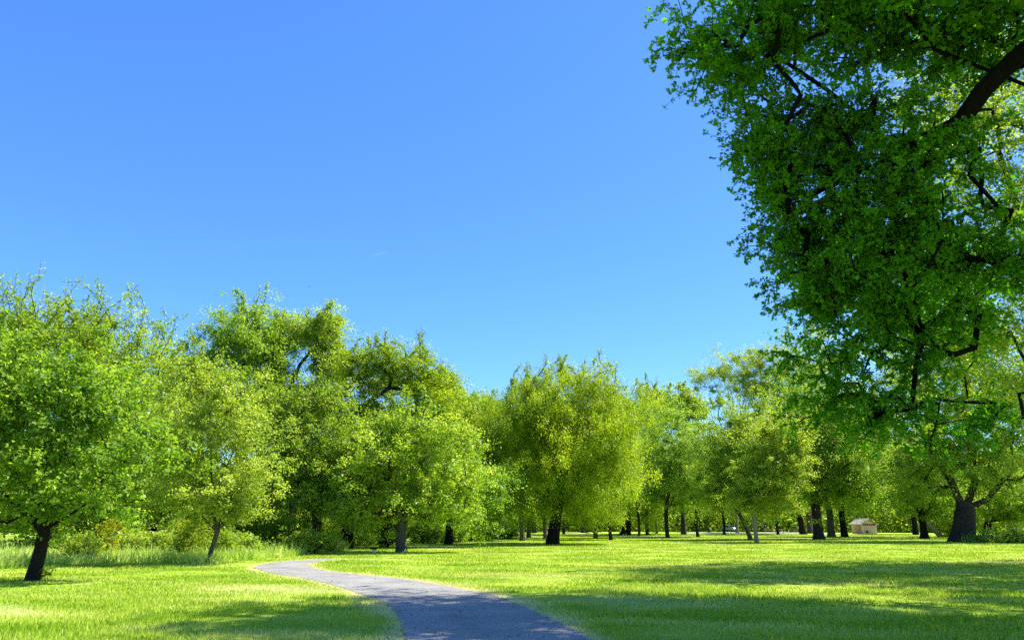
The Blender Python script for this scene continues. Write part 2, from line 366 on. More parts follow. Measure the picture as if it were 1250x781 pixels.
def make_tree(name, label, cat, base, lobes, height_trunk, R0, leaf='mid', bark='bark', nt_=220, per=150, rc=0.75, lsize=(0.11, 0.08),
              lean=(0, 0), group=None, seed=0, shell=0.45, up=0.5, droop=0.0, limbs=None, flat=0.75, twigs=14, twig_len=1.3, fork=None,
              rtip=0.012, world_base=None, capr=None, lump=0.1, flare=0.45, name_crown='crown', extra_forks=None):
    """lobes: [(centre xyz, radii xyz)] in world metres; the tree is built about its base"""
    r = np.random.default_rng(1000 + seed)
    b = np.array(base, float)
    lb = [(np.array(c) - b, np.array(R)) for c, R in lobes]
    T, idx, dd = lobes_targets(lb, int(nt_ * 1.35), r, shell)
    T = T[vnoise(T, rc * 1.15, seed + 3) > 0.30]
    # keep the foliage off the ground and off the bare trunk
    low = T[:, 2] < 0.35; T[low, 2] = 0.35 + r.random(low.sum()) * 0.6
    sk = Skel(); sk.add((0, 0, -0.25), -1)
    top = np.array([lean[0], lean[1], height_trunk])
    nseg = 7; cur = 0
    j1 = r.normal(size=3) * 0.12 * R0 * 3
    for j in range(1, nseg + 1):
        t = j / nseg
        pt = np.array([lean[0] * t ** 1.0, lean[1] * t, height_trunk * t]) + np.array([math.sin(t * PI) * j1[0], math.sin(t * PI) * j1[1], 0])
        cur = sk.add(pt, cur)
    tr_end = cur
    if limbs:
        for lm in limbs:
            pts = [np.array(q) - b for q in lm]
            sk.path(pts, tr_end, step=0.7)
    else:
        # main limbs towards the lobes
        cc = [c for c, R in lb]
        for c in cc[:7]:
            A = sk.p[tr_end]; d = c - A
            if np.linalg.norm(d) > 0.8:
                m1 = A + d * 0.45 + np.array([0, 0, -0.05 * np.linalg.norm(d)]) + r.normal(size=3) * 0.05 * np.linalg.norm(d)
                sk.path([m1, A + d * 0.85], tr_end, step=0.8)
    attach(sk, T, r, start=max(1, nseg - 1), step=0.9)
    root = empty(name, tuple(b), label, cat, group)
    Lp, tint, ow, S_ = clump_leaves(T, rc, int(per * DENS), r, flat=flat, droop=droop, sub=6)
    if twigs > 0:                     # long sparse shoots standing out of the crown
        ztop = T[:, 2]; pick = np.argsort(ztop + r.normal(size=len(T)) * 0.7)[-int(twigs):]
        nodes = np.array(sk.p)
        exl, ext = [], []
        for k in pick:
            a = int(np.argmin(np.linalg.norm(nodes - T[k], axis=1)))
            dirv = norm(np.array([r.normal() * 0.35, r.normal() * 0.35, 1.0])); Lt = twig_len * r.uniform(0.4, 1.15)
            par = a; p0 = nodes[a].copy(); dcur = dirv.copy(); steps = 7
            tips = []
            for j in range(steps):
                dcur = norm(dcur + r.normal(size=3) * 0.16); p0 = p0 + dcur * Lt / steps; par = sk.add(p0, par); tips.append((p0.copy(), dcur.copy(), par))
                if j >= 1 and r.random() < 0.75:
                    dv = norm(dcur + r.normal(size=3) * 0.6); q = p0 + dv * Lt * 0.16; p1 = sk.add(q, par); p2 = sk.add(q + norm(dv + np.array([0, 0, .4])) * Lt * 0.12, p1)
                    tips.append((q, dv, p1)); tips.append((sk.p[p2], dv, p2))
            for q, dv, _ in tips:
                kk = r.integers(4, 13)
                exl.append(q + r.normal(size=(kk, 3)) * 0.09); ext.append(np.clip(0.4 + r.normal(size=kk) * 0.2, 0, 1))
        exl = np.concatenate(exl); ext = np.concatenate(ext)
        Lp = np.concatenate([Lp, exl]); tint = np.concatenate([tint, ext]); ow = np.concatenate([ow, norm(r.normal(size=exl.shape))])
    ok = Lp[:, 2] > 0.05
    Lp, tint, ow = Lp[ok], tint[ok], ow[ok]
    # patches of fresher and duller growth
    tint = np.clip(tint + (vnoise(Lp, 1.6, seed) - 0.5) * 0.35, 0, 1)
    me, rad = skeleton_mesh(name + '_trunk', sk, R0, rtip, M[bark], seed=seed * 1.3 + 1, lump=lump, flare=flare, cap=[(nseg + 1, capr)] if capr else None)
    link('trunk', me, root)
    al = None
    if droop > 0: al = np.tile(np.array([0, 0, -1.0]), (len(Lp), 1))
    me2 = leaves_mesh(name + '_leaves', Lp, tint, lsize[0] * LSC, lsize[1] * LSC, M[leaf], up=up, outward=ow, along=al, r=r)
    link(name_crown, me2, root)
    return root

def LB(Y, specs):
    """lobes given as (px, py, rx, ry[, depth offset, depth radius factor]) seen at distance Y"""
    o = []
    for s in specs:
        px, py, rx, ry = s[:4]; dy = s[4] if len(s) > 4 else 0.0; kz = s[5] if len(s) > 5 else 1.0
        yy = Y + dy; k = yy / F
        o.append((P(px, py, yy), (rx * k, min(rx, 1.3 * ry) * k * kz, ry * k)))
    return o
def copy_tree(src, loc, sc, rz, label, name=None, group=None):
    c = src.copy(); COL.objects.link(c); c.location = loc; c.scale = (sc[0], sc[0], sc[1]); c.rotation_euler = (0, 0, rz)
    c['label'] = label
    if group: c['group'] = group
    for ch in src.children:
        d = ch.copy(); COL.objects.link(d); d.parent = c
    return c

# ================================================================== GROUND AND PATH
outer_px = [(496, 768), (477, 737), (453, 728), (416, 716), (373, 705), (335, 700), (308, 693), (316, 688.5), (345, 685), (373, 683), (396, 681.6), (412, 681.2)]
inner_px = [(740, 790), (690, 763), (630, 735), (589, 723), (502, 707.5), (465, 704), (420, 699), (385, 694), (374, 690.5), (376, 687.5), (386, 685.2), (398, 683.4), (413, 681.7)]
outer = [G(*p)[:2] for p in outer_px]; inner = [G(*p)[:2] for p in inner_px]
def smooth_poly(pts, it=2):
    pts = [np.array(p) for p in pts]
    for _ in range(it):
        q = [pts[0]]
        for a, b in zip(pts[:-1], pts[1:]): q += [a * .75 + b * .25, a * .25 + b * .75]
        q.append(pts[-1]); pts = q
    return np.array(pts)
outer = smooth_poly([outer[0] + (outer[0] - outer[1]) * 0 + np.array([2.2, -22.0]), outer[0] + np.array([0.55, -4.5])] + outer)
inner = smooth_poly([inner[0] + np.array([2.6, -19.0]), inner[0] + np.array([0.8, -4.0])] + inner)
def resample(pts, n):
    d = np.concatenate([[0], np.cumsum(np.linalg.norm(np.diff(pts, axis=0), axis=1))]); t = np.linspace(0, d[-1], n)
    return np.stack([np.interp(t, d, pts[:, 0]), np.interp(t, d, pts[:, 1])], axis=1)
poly = np.concatenate([resample(outer, 420), resample(inner, 420)[::-1]])
_q = np.stack([poly[:, 0], poly[:, 1], 0 * poly[:, 0]], axis=1)
poly = poly + (np.stack([vnoise(_q, 0.25, 4), vnoise(_q, 0.22, 9)], 1) - 0.5) * 0.09 + (np.stack([vnoise(_q, 1.3, 5), vnoise(_q, 1.2, 6)], 1) - 0.5) * 0.10
bnd = np.concatenate([resample(outer, 400), resample(inner, 400)])
def in_path(x, y):
    c = np.zeros(len(x), bool); n = len(poly)
    for i in range(n):
        a = poly[i]; b = poly[(i + 1) % n]
        if a[1] == b[1]: continue
        m = ((a[1] > y) != (b[1] > y)) & (x < (b[0] - a[0]) * (y - a[1]) / (b[1] - a[1]) + a[0])
        c ^= m
    return c
def path_dist(x, y):
    out_ = np.full(len(x), 99.0); pts = np.stack([x, y], axis=1)
    near = (np.abs(x) < 30) & (y < 60) & (y > -25)
    idx = np.where(near)[0]
    for s in range(0, len(idx), 4000):
        ii = idx[s:s + 4000]
        d = np.linalg.norm(pts[ii][:, None, :] - bnd[None], axis=2).min(axis=1)
        out_[ii] = d
    ins = np.zeros(len(x), bool); ins[idx] = in_path(x[idx], y[idx])
    return np.where(ins, -out_, out_)
# path slab
bm = bmesh.new()
vt = [bm.verts.new((p[0], p[1], 0.006)) for p in poly]
f = bm.faces.new(vt)
bmesh.ops.triangulate(bm, faces=[f])
me = bpy.data.meshes.new('path'); 
geom = bmesh.ops.extrude_face_region(bm, geom=bm.faces[:])
for v in [g for g in geom['geom'] if isinstance(g, bmesh.types.BMVert)]: v.co.z = -0.06
bmesh.ops.recalc_face_normals(bm, faces=bm.faces[:])
bm.to_mesh(me); bm.free(); me.materials.append(M['asphalt'])
tag(link('path', me), kind='structure')

# ground sheet: fine near, coarse far
def axis(vals): return np.unique(np.round(np.concatenate(vals), 4))
xs = axis([np.arange(-14, 14.01, 0.2), np.arange(-60, 60.1, 1.0), np.linspace(-3000, 3000, 61)])
ys = axis([np.arange(6, 40.01, 0.2), np.arange(-30, 130.1, 1.0), np.linspace(-3000, 3000, 61)])
X, Y_ = np.meshgrid(xs, ys); x, y = X.ravel(), Y_.ravel()
pd = path_dist(x, y)
z = 0.018 * np.sin(x * 0.9 + 1.3 * np.sin(y * 0.35)) + 0.015 * np.sin(y * 1.1 + x * 0.3) - 0.01
z = np.where(np.abs(pd) < 0.8, z * np.clip(np.abs(pd) / 0.8, 0, 1), z); z = np.where(pd < 0, -0.02, z)
nx = len(xs); ny = len(ys)
I, J = np.meshgrid(np.arange(nx - 1), np.arange(ny - 1)); a = (J * nx + I).ravel()
loops = np.stack([a, a + 1, a + nx + 1, a + nx], axis=1).ravel()
me = np_mesh('ground', np.stack([x, y, z], axis=1), 4, loops, M['ground'], smooth=True)
def dryness(x, y, pd):
    """dry verge along the path and worn patches on the lawn"""
    p3 = np.stack([x, y, 0 * x], axis=1)
    w = 0.28 + 0.45 * vnoise(p3, 2.2, 3) + 0.35 * ((y > 15) & (x > -4))
    d = np.clip(1 - np.maximum(pd, 0) / w, 0, 1) ** 0.8
    pt = np.clip((vnoise(p3 * np.array([0.6, 1, 1]), 3.1, 5) - 0.72) * 2.0, 0, 0.45)
    return np.clip(np.maximum(d, pt), 0, 1)
dr = dryness(x, y, pd); dr[pd < 0] = 1
aa = me.attributes.new('dry', 'FLOAT', 'POINT'); aa.data.foreach_set('value', dr.astype(np.float32))
tag(link('ground', me), kind='structure')

# lawn blades
def blades(name, n, dmin, dmax, amin, amax, h, wpx, mat, label, tintf=None, maskf=None, seed=1, hvar=0.35, leanv=0.55, power=1.0):
    r = np.random.default_rng(seed)
    d = np.exp(r.uniform(math.log(dmin), math.log(dmax), n)); an = r.uniform(amin, amax, n)
    x = d * np.sin(an); y = d * np.cos(an)
    if maskf is not None:
        k = maskf(x, y); x, y, d = x[k], y[k], d[k]
    pdd = path_dist(x, y); k = pdd > 0.03 - 0.10 * r.random(len(x)) ** 2; x, y, d, pdd = x[k], y[k], d[k], pdd[k]
    n = len(x)
    p3 = np.stack([x, y, 0 * x], axis=1)
    hh = h * (1 + hvar * r.normal(size=n)).clip(0.35, 2.0) * (0.7 + 0.6 * vnoise(p3, 1.0, 8)) * np.clip(0.45 + pdd * 0.8, 0.4, 1)
    w = np.maximum(0.006, wpx * d / 740.0) * r.uniform(0.7, 1.3, n)
    az = r.uniform(0, 2 * PI, n); la = r.uniform(0, 2 * PI, n); le = np.abs(r.normal(size=n)) * leanv * hh
    ux, uy = np.cos(az) * w / 2, np.sin(az) * w / 2
    z0 = -0.02
    v = np.stack([np.stack([x - ux, y - uy, np.full(n, z0)], 1), np.stack([x + ux, y + uy, np.full(n, z0)], 1),
                  np.stack([x + np.cos(la) * le, y + np.sin(la) * le, hh], 1)], axis=1).reshape(-1, 3)
    dry = dryness(x, y, pdd)
    t = 0.40 + 0.16 * r.normal(size=n) + (vnoise(p3 * np.array([0.7, 1.2, 1]), 1.7, 2) - 0.5) * 0.35 + 0.5 * dry
    t = t + 0.05 * np.sin((x * 0.5 + y) * 2.6) + (vnoise(p3 * np.array([0.35, 1.0, 1]), 0.55, 12) - 0.5) * 0.22
    t = np.clip(t, 0, 1)
    me = np_mesh(name, v, 3, np.arange(3 * n), mat, t)
    return tag(link(name, me), label, None, None, 'stuff')
blades('grass', int(680000 * DETAIL), 7.5, 140, math.radians(-42), math.radians(42), 0.05, 0.95, M['grass'],
       'short mown lawn grass either side of the path', seed=3)

# rough meadow on the left beyond the mown lawn
mb_px = [(0, 694), (60, 690), (120, 688), (180, 687), (250, 689), (300, 684), (350, 680), (400, 674), (430, 671)]
mb = np.array([G(*p)[:2] for p in mb_px])
def meadow_mask(x, y):
    px = 625 + F * x / (y * math.cos(PITCH) - CAMZ * math.sin(PITCH) + 1e-6) if False else None
    ang = x / np.maximum(y, 1); am = mb[:, 0] / mb[:, 1]
    lim = np.interp(ang, am, mb[:, 1])
    p3 = np.stack([x, y, 0 * x], axis=1)
    return (ang < am[-1]) & (y > lim + 1.2 * vnoise(p3, 1.5, 4) - 0.4)
blades('meadow_grass', int(110000 * DETAIL), 24, 75, math.radians(-44), math.radians(-12), 0.40, 1.5, M['meadow'],
       'tall unmown pale grass beyond the lawn at left', maskf=meadow_mask, seed=9, leanv=0.6)

# ================================================================== TREES
def base(px, py): return G(px, py)
TR = {}
def T(key, name, label, px, py, lobes, **kw):
    b = base(px, py); Y = b[1]
    o = make_tree(name, label, kw.pop('cat', 'tree'), b, LB(Y, lobes), **kw)
    TR[key] = (o, b)
    return o

# 1 left tree with the leaning black trunk
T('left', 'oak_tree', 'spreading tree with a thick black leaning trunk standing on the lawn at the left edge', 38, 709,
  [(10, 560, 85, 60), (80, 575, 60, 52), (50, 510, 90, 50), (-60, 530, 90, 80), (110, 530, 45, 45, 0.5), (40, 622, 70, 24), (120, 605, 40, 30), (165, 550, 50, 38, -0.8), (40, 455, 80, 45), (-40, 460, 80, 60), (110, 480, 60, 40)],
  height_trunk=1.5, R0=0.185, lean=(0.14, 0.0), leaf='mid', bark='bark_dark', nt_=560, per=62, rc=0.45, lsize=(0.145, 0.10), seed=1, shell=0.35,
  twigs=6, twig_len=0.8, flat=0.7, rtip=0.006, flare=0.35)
# 2 slim pale young tree
T('young', 'young_tree', 'slim young tree with a thin grey trunk by the long grass left of the path', 252, 688,
  [(262, 575, 70, 62), (235, 520, 60, 60), (295, 520, 50, 62), (255, 470, 50, 45), (215, 590, 40, 42), (300, 600, 40, 38), (262, 620, 45, 25)],
  height_trunk=1.3, R0=0.10, lean=(0.28, 0.1), leaf='pale', bark='bark_grey', nt_=330, per=85, rc=0.48, lsize=(0.135, 0.085), seed=2, shell=0.3, twigs=10, twig_len=1.2, rtip=0.006)
# 3 round tree near the bend
T('round', 'maple_tree', 'round bright green tree with a sunlit patch painted on its trunk foot right of the path bend', 490, 674,
  [(490, 560, 75, 62), (440, 590, 45, 50), (545, 580, 48, 55), (500, 525, 60, 34), (555, 620, 34, 24), (430, 625, 34, 22), (495, 612, 60, 26)],
  height_trunk=2.3, R0=0.30, lean=(0.15, 0.0), leaf='fresh', bark='bark_grey', nt_=360, per=105, rc=0.62, lsize=(0.17, 0.125), seed=3, shell=0.35)
# pale slab at its foot, a sunlit patch painted as colour
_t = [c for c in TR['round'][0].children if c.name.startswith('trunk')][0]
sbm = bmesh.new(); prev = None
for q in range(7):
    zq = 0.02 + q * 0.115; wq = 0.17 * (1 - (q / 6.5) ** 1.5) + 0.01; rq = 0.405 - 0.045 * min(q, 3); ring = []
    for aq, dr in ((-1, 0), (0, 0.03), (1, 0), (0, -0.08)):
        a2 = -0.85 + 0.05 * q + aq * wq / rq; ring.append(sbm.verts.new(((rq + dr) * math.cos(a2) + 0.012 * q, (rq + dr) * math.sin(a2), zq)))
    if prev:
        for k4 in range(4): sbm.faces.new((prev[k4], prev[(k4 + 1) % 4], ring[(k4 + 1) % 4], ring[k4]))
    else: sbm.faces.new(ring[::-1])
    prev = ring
sbm.faces.new(prev); sme = bpy.data.meshes.new('sunlit_patch'); sbm.to_mesh(sme); sbm.free(); sme.materials.append(noise_mat('painted_sunlight', [(0.3, (0.55, 0.48, 0.38)), (0.7, (0.75, 0.70, 0.60))], 14, 0.8, 0.3))
link('sunlit_patch', sme, _t)
# 4 the willow-like tree in the middle
T('willow', 'willow_tree', 'large drooping yellow-green tree with a dark leaning trunk at the centre of the park', 674, 664,
  [(683, 472, 50, 34), (632, 510, 46, 42), (738, 498, 52, 42), (660, 500, 40, 36, -1.5), (712, 530, 44, 40, -1.5), (690, 545, 80, 70), (655, 590, 56, 44), (725, 592, 48, 45), (700, 500, 60, 50, 3)],
  height_trunk=4.2, R0=0.48, lean=(0.7, 0.0), leaf='willow', bark='bark_dark', nt_=680, per=210, rc=0.85, lsize=(0.20, 0.08), seed=4, shell=0.6, droop=0.6, up=0.35)
T('willow_b', 'willow_tree', 'yellow-green drooping tree with a straight grey trunk, left of the large leaning one', 638, 660,
  [(606, 508, 28, 32), (598, 560, 28, 52), (632, 560, 34, 60), (612, 600, 34, 30), (640, 490, 30, 30)],
  height_trunk=4.0, R0=0.26, lean=(0.0, 0.0), leaf='willow', bark='bark_grey', nt_=320, per=190, rc=0.85, lsize=(0.20, 0.08), seed=5, shell=0.35, droop=0.6, up=0.35)
T('willow_c', 'willow_tree', 'yellow-green drooping tree on a thick flared dark trunk, right of the large leaning one', 763, 653,
  [(775, 494, 36, 30), (796, 535, 28, 42), (788, 595, 24, 44), (745, 540, 45, 50), (762, 590, 38, 42)],
  height_trunk=4.5, R0=0.60, lean=(0.2, 0.0), leaf='willow', bark='bark_dark', nt_=440, per=190, rc=1.1, lsize=(0.26, 0.10), seed=6, shell=0.35, droop=0.6, up=0.35, flare=0.9)
# 5 grey-green forked tree
T('fork', 'ash_tree', 'grey-green tree with a slender forked trunk standing right of the yellow-green drooping trees', 815, 656,
  [(818, 535, 38, 42), (835, 570, 40, 40), (800, 575, 26, 40), (825, 600, 42, 22)],
  height_trunk=3.4, R0=0.26, leaf='pale', bark='bark', nt_=300, per=140, rc=0.9, lsize=(0.20, 0.13), seed=7, shell=0.35)
T('fork2', 'ash_tree', 'small grey-green tree with a thin dark trunk, left of the pale picnic road', 852, 655,
  [(850, 560, 35, 38), (860, 595, 36, 24), (835, 590, 24, 22)],
  height_trunk=3.2, R0=0.20, leaf='pale', bark='bark', nt_=220, per=130, rc=0.9, lsize=(0.20, 0.13), seed=8, shell=0.35)
T('leanl', 'ash_tree', 'bright green tree whose two-toned trunk leans to the left, beside a straight pale trunk', 917, 659,
  [(885, 540, 42, 45), (905, 575, 48, 42), (925, 530, 38, 40), (880, 600, 32, 24)],
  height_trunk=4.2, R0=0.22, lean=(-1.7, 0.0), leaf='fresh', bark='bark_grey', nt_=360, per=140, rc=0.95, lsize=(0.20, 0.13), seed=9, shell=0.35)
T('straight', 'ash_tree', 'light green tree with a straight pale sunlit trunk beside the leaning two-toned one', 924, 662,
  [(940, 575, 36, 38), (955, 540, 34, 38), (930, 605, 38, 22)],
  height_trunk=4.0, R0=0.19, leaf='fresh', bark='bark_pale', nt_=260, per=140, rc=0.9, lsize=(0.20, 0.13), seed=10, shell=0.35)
# 6 tall elm with the airy top
T('elm', 'elm_tree', 'tall airy-topped tree rising above the others just left of the overhanging canopy', 981, 652,
  [(895, 447, 42, 22), (862, 462, 24, 18), (930, 440, 34, 18), (915, 475, 48, 26), (955, 470, 40, 40), (970, 520, 50, 40), (1000, 440, 45, 40)],
  height_trunk=9.5, R0=0.5, lean=(-1.2, 0), leaf='pale', bark='bark_dark', nt_=520, per=150, rc=1.25, lsize=(0.24, 0.16), seed=11, shell=0.2)
T('bigdark', 'oak_tree', 'tall dark green tree, its thick trunk sunlit at the foot, right of the picnic area', 1000, 658,
  [(1000, 560, 50, 40), (1030, 520, 50, 50), (985, 500, 45, 50), (1010, 600, 42, 20), (1040, 590, 35, 30)],
  height_trunk=4.5, R0=0.50, leaf='mid', bark='bark', nt_=420, per=140, rc=1.0, lsize=(0.22, 0.15), seed=12, shell=0.35, flare=0.7)
T('dark2', 'oak_tree', 'dark green tree with a grey bole just right of the thick sunlit-footed trunk', 1015, 655,
  [(1025, 570, 40, 40), (1050, 540, 45, 50), (1040, 600, 36, 18)],
  height_trunk=4.5, R0=0.45, leaf='mid', bark='bark_grey', nt_=300, per=130, rc=1.1, lsize=(0.24, 0.17), seed=13, shell=0.35)
T('dark3', 'oak_tree', 'dark-trunked tree just left of the little beige building', 1031, 655,
  [(1050, 580, 42, 30), (1060, 545, 45, 45), (1035, 605, 26, 16)],
  height_trunk=4.5, R0=0.40, leaf='mid', bark='bark_dark', nt_=300, per=130, rc=1.1, lsize=(0.24, 0.17), seed=14, shell=0.35)
# 7 the big old tree on the right
bb = base(1178, 661); YB = bb[1]
T('old', 'oak_tree', 'massive old tree with a broad flared trunk forking low on the right lawn', 1176, 661,
  [(1165, 575, 55, 34), (1120, 560, 55, 40), (1225, 560, 60, 40), (1180, 500, 100, 60), (1120, 480, 70, 60), (1260, 500, 80, 70), (1180, 430, 100, 60)],
  height_trunk=3.2, R0=0.86, lean=(0.7, 0), capr=0.34, leaf='mid', bark='bark', nt_=700, per=120, rc=1.15, lsize=(0.22, 0.16), seed=15, shell=0.35, lump=0.14, flare=0.75,
  limbs=[[P(1172, 612, YB), P(1160, 585, YB), P(1130, 540, YB)], [P(1205, 610, YB), P(1225, 585, YB), P(1260, 555, YB)], [P(1190, 590, YB + 1), P(1185, 540, YB + 1), P(1180, 470, YB)]])
T('r_a', 'oak_tree', 'yellow-green tree with a short thick dark trunk, left of the massive old tree', 1129, 657,
  [(1120, 600, 45, 28), (1150, 610, 32, 26), (1100, 570, 40, 34), (1135, 560, 45, 34)],
  height_trunk=2.6, R0=0.38, leaf='fresh', bark='bark_dark', nt_=320, per=130, rc=1.0, lsize=(0.2, 0.15), seed=16, shell=0.35, flare=0.8)
T('r_b', 'oak_tree', 'tree with a dark upright trunk at the mouth of the grassy avenue', 1118, 652,
  [(1112, 600, 28, 20), (1100, 587, 28, 20), (1126, 578, 28, 20)],
  height_trunk=3.4, R0=0.42, leaf='fresh', bark='bark_dark', nt_=300, per=120, rc=1.2, lsize=(0.25, 0.18), seed=17, shell=0.35)
T('r_lean', 'oak_tree', 'old tree with a pale weathered trunk leaning far over beside the massive one', 1150, 655,
  [(1145, 590, 30, 26), (1128, 575, 30, 28), (1160, 585, 24, 24)],
  height_trunk=3.0, R0=0.34, lean=(-2.6, 0.6), leaf='fresh', bark='bark_pale', nt_=220, per=110, rc=1.1, lsize=(0.24, 0.17), seed=18, shell=0.35)
T('r_c', 'small_tree', 'small low tree with a slanting thin trunk right of the massive old one', 1199, 657,
  [(1205, 610, 26, 20), (1220, 600, 24, 20), (1195, 605, 16, 14)],
  height_trunk=2.3, R0=0.12, lean=(0.9, 0), leaf='mid', bark='bark_dark', nt_=170, per=110, rc=0.7, lsize=(0.18, 0.13), seed=19, shell=0.3)
T('r_d', 'small_tree', 'small spreading tree with two dark stems near the right edge', 1212, 658,
  [(1225, 615, 28, 18), (1245, 600, 30, 26), (1240, 625, 24, 14)],
  height_trunk=2.0, R0=0.13, leaf='fresh', bark='bark_dark', nt_=200, per=110, rc=0.7, lsize=(0.18, 0.13), seed=20, shell=0.3)

# ---- tall trees behind on the left
def TD(key, name, label, px, Y, lobes, **kw):
    b = P(px, 640, Y); b[2] = 0
    o = make_tree(name, label, kw.pop('cat', 'tree'), b, LB(Y, lobes), **kw); TR[key] = (o, b); return o
TD('b0', 'cottonwood_tree', 'tall tree with bare twiggy shoots along its top, rising behind the black-trunked tree', 120, 46,
   [(60, 450, 75, 62), (140, 450, 70, 60), (170, 500, 60, 60), (95, 530, 80, 60), (60, 590, 70, 50), (140, 600, 60, 50), (100, 630, 70, 26), (15, 440, 60, 60), (-20, 560, 60, 60), (200, 560, 50, 60)],
   height_trunk=3.0, R0=0.22, leaf='fresh', bark='bark_dark', nt_=640, per=120, rc=0.9, lsize=(0.17, 0.12), seed=21, shell=0.3, twigs=130, twig_len=3.2, rtip=0.010)
TD('b1', 'cottonwood_tree', 'tall leafy tree with a pointed twig left of its top, left of the open-branched one', 285, 58,
   [(302, 405, 40, 36), (270, 440, 42, 44), (320, 445, 36, 46), (290, 500, 60, 50), (240, 470, 34, 44), (200, 480, 45, 50)],
   height_trunk=8.5, R0=0.5, leaf='fresh', bark='bark_dark', nt_=520, per=120, rc=0.95, lsize=(0.18, 0.12), seed=22, shell=0.35, twigs=7, twig_len=2.0)
Yb = 60
TD('b2', 'cottonwood_tree', 'tall tree with dark limbs and sky showing through its open twin-headed crown', 352, Yb,
   [(352, 408, 26, 22), (395, 410, 27, 26), (402, 450, 26, 28), (330, 450, 18, 26), (375, 488, 42, 20), (345, 505, 36, 24)],
   height_trunk=8.0, R0=0.42, capr=0.13, leaf='fresh', bark='bark_dark', nt_=420, per=120, rc=0.8, lsize=(0.18, 0.12), seed=23, shell=0.35,
   limbs=[[P(344, 470, Yb), P(338, 440, Yb), P(345, 412, Yb)], [P(352, 480, Yb), P(366, 445, Yb), P(385, 422, Yb), P(395, 400, Yb)], [P(356, 490, Yb), P(385, 468, Yb), P(402, 450, Yb)]])
TD('b3', 'cottonwood_tree', 'yellow-green tree with a bare dark arching limb across its crown, behind the round tree', 425, 56,
   [(468, 440, 26, 22), (508, 450, 28, 26), (434, 448, 24, 26), (536, 482, 30, 34), (510, 520, 50, 30), (430, 505, 44, 24), (470, 520, 50, 24), (475, 470, 40, 16, 2.5)],
   height_trunk=6.0, R0=0.40, capr=0.13, leaf='willow', bark='bark_dark', nt_=560, per=120, rc=0.8, lsize=(0.17, 0.09), seed=24, shell=0.3, rtip=0.014,
   limbs=[[P(420, 530, 56), P(432, 505, 56), P(452, 490, 56), P(475, 473, 56), P(498, 476, 56), P(520, 490, 56)], [P(405, 500, 56), P(420, 480, 56), P(440, 455, 56)], [P(445, 510, 56), P(470, 497, 56), P(500, 495, 56)], [P(452, 492, 56), P(450, 470, 56), P(446, 448, 56)]])
TD('b4', 'cottonwood_tree', 'narrow dark-tipped tree peeping up at the right end of the left wood', 548, 66,
   [(545, 500, 26, 34), (528, 480, 16, 20), (560, 540, 34, 45), (580, 575, 30, 45)],
   height_trunk=5.5, R0=0.3, leaf='mid', bark='bark_dark', nt_=260, per=120, rc=1.0, lsize=(0.2, 0.13), seed=25, shell=0.35)
TD('b5', 'maple_tree', 'dense leafy tree filling the gap between the slim young tree and the round one', 385, 50,
   [(385, 545, 60, 45), (340, 560, 50, 50), (420, 560, 45, 45), (380, 500, 45, 26), (360, 600, 60, 34), (420, 610, 45, 30), (330, 500, 36, 34)],
   height_trunk=2.4, R0=0.3, leaf='mid', bark='bark', nt_=440, per=140, rc=0.85, lsize=(0.16, 0.11), seed=26, shell=0.4)
TD('b6', 'maple_tree', 'dark leafy tree deep in the wood above the long grass at left', 190, 58,
   [(190, 560, 60, 60), (150, 600, 60, 40), (230, 600, 60, 40), (200, 510, 50, 45), (300, 610, 50, 30)],
   height_trunk=2.2, R0=0.25, leaf='mid', bark='bark_dark', nt_=360, per=130, rc=0.8, lsize=(0.15, 0.10), seed=27, shell=0.4)
TD('b7', 'maple_tree', 'dark shady tree in the wood directly behind the round tree', 470, 58,
   [(470, 560, 50, 45), (520, 580, 50, 45), (450, 610, 50, 30), (540, 610, 40, 30), (585, 600, 28, 40)],
   height_trunk=2.6, R0=0.3, leaf='mid', bark='bark_dark', nt_=340, per=130, rc=1.0, lsize=(0.18, 0.12), seed=28, shell=0.4)
TD('b8', 'cottonwood_tree', 'leafy tree behind the black-trunked tree cut by the left edge', -30, 62,
   [(-30, 480, 70, 70), (10, 560, 60, 60), (-60, 580, 60, 50), (20, 440, 40, 40)],
   height_trunk=3.0, R0=0.35, leaf='mid', bark='bark_dark', nt_=320, per=110, rc=0.9, lsize=(0.16, 0.11), seed=29, shell=0.35, twigs=24, twig_len=3.0)
TD('c1', 'small_tree', 'small hazy blue-green tree seen in the gap left of the airy-topped tree', 834, 140,
   [(834, 488, 14, 17), (846, 500, 14, 15), (822, 505, 14, 20), (800, 500, 22, 26)],
   height_trunk=14, R0=0.4, leaf='pale', bark='bark', nt_=220, per=90, rc=1.5, lsize=(0.36, 0.26), seed=30, shell=0.3)
TD('c2', 'small_tree', 'small pale tree top showing between the left wood and the drooping trees', 577, 110,
   [(577, 500, 14, 16), (590, 510, 16, 18), (565, 530, 20, 24)],
   height_trunk=10, R0=0.35, leaf='pale', bark='bark', nt_=180, per=90, rc=1.3, lsize=(0.30, 0.22), seed=31, shell=0.3)

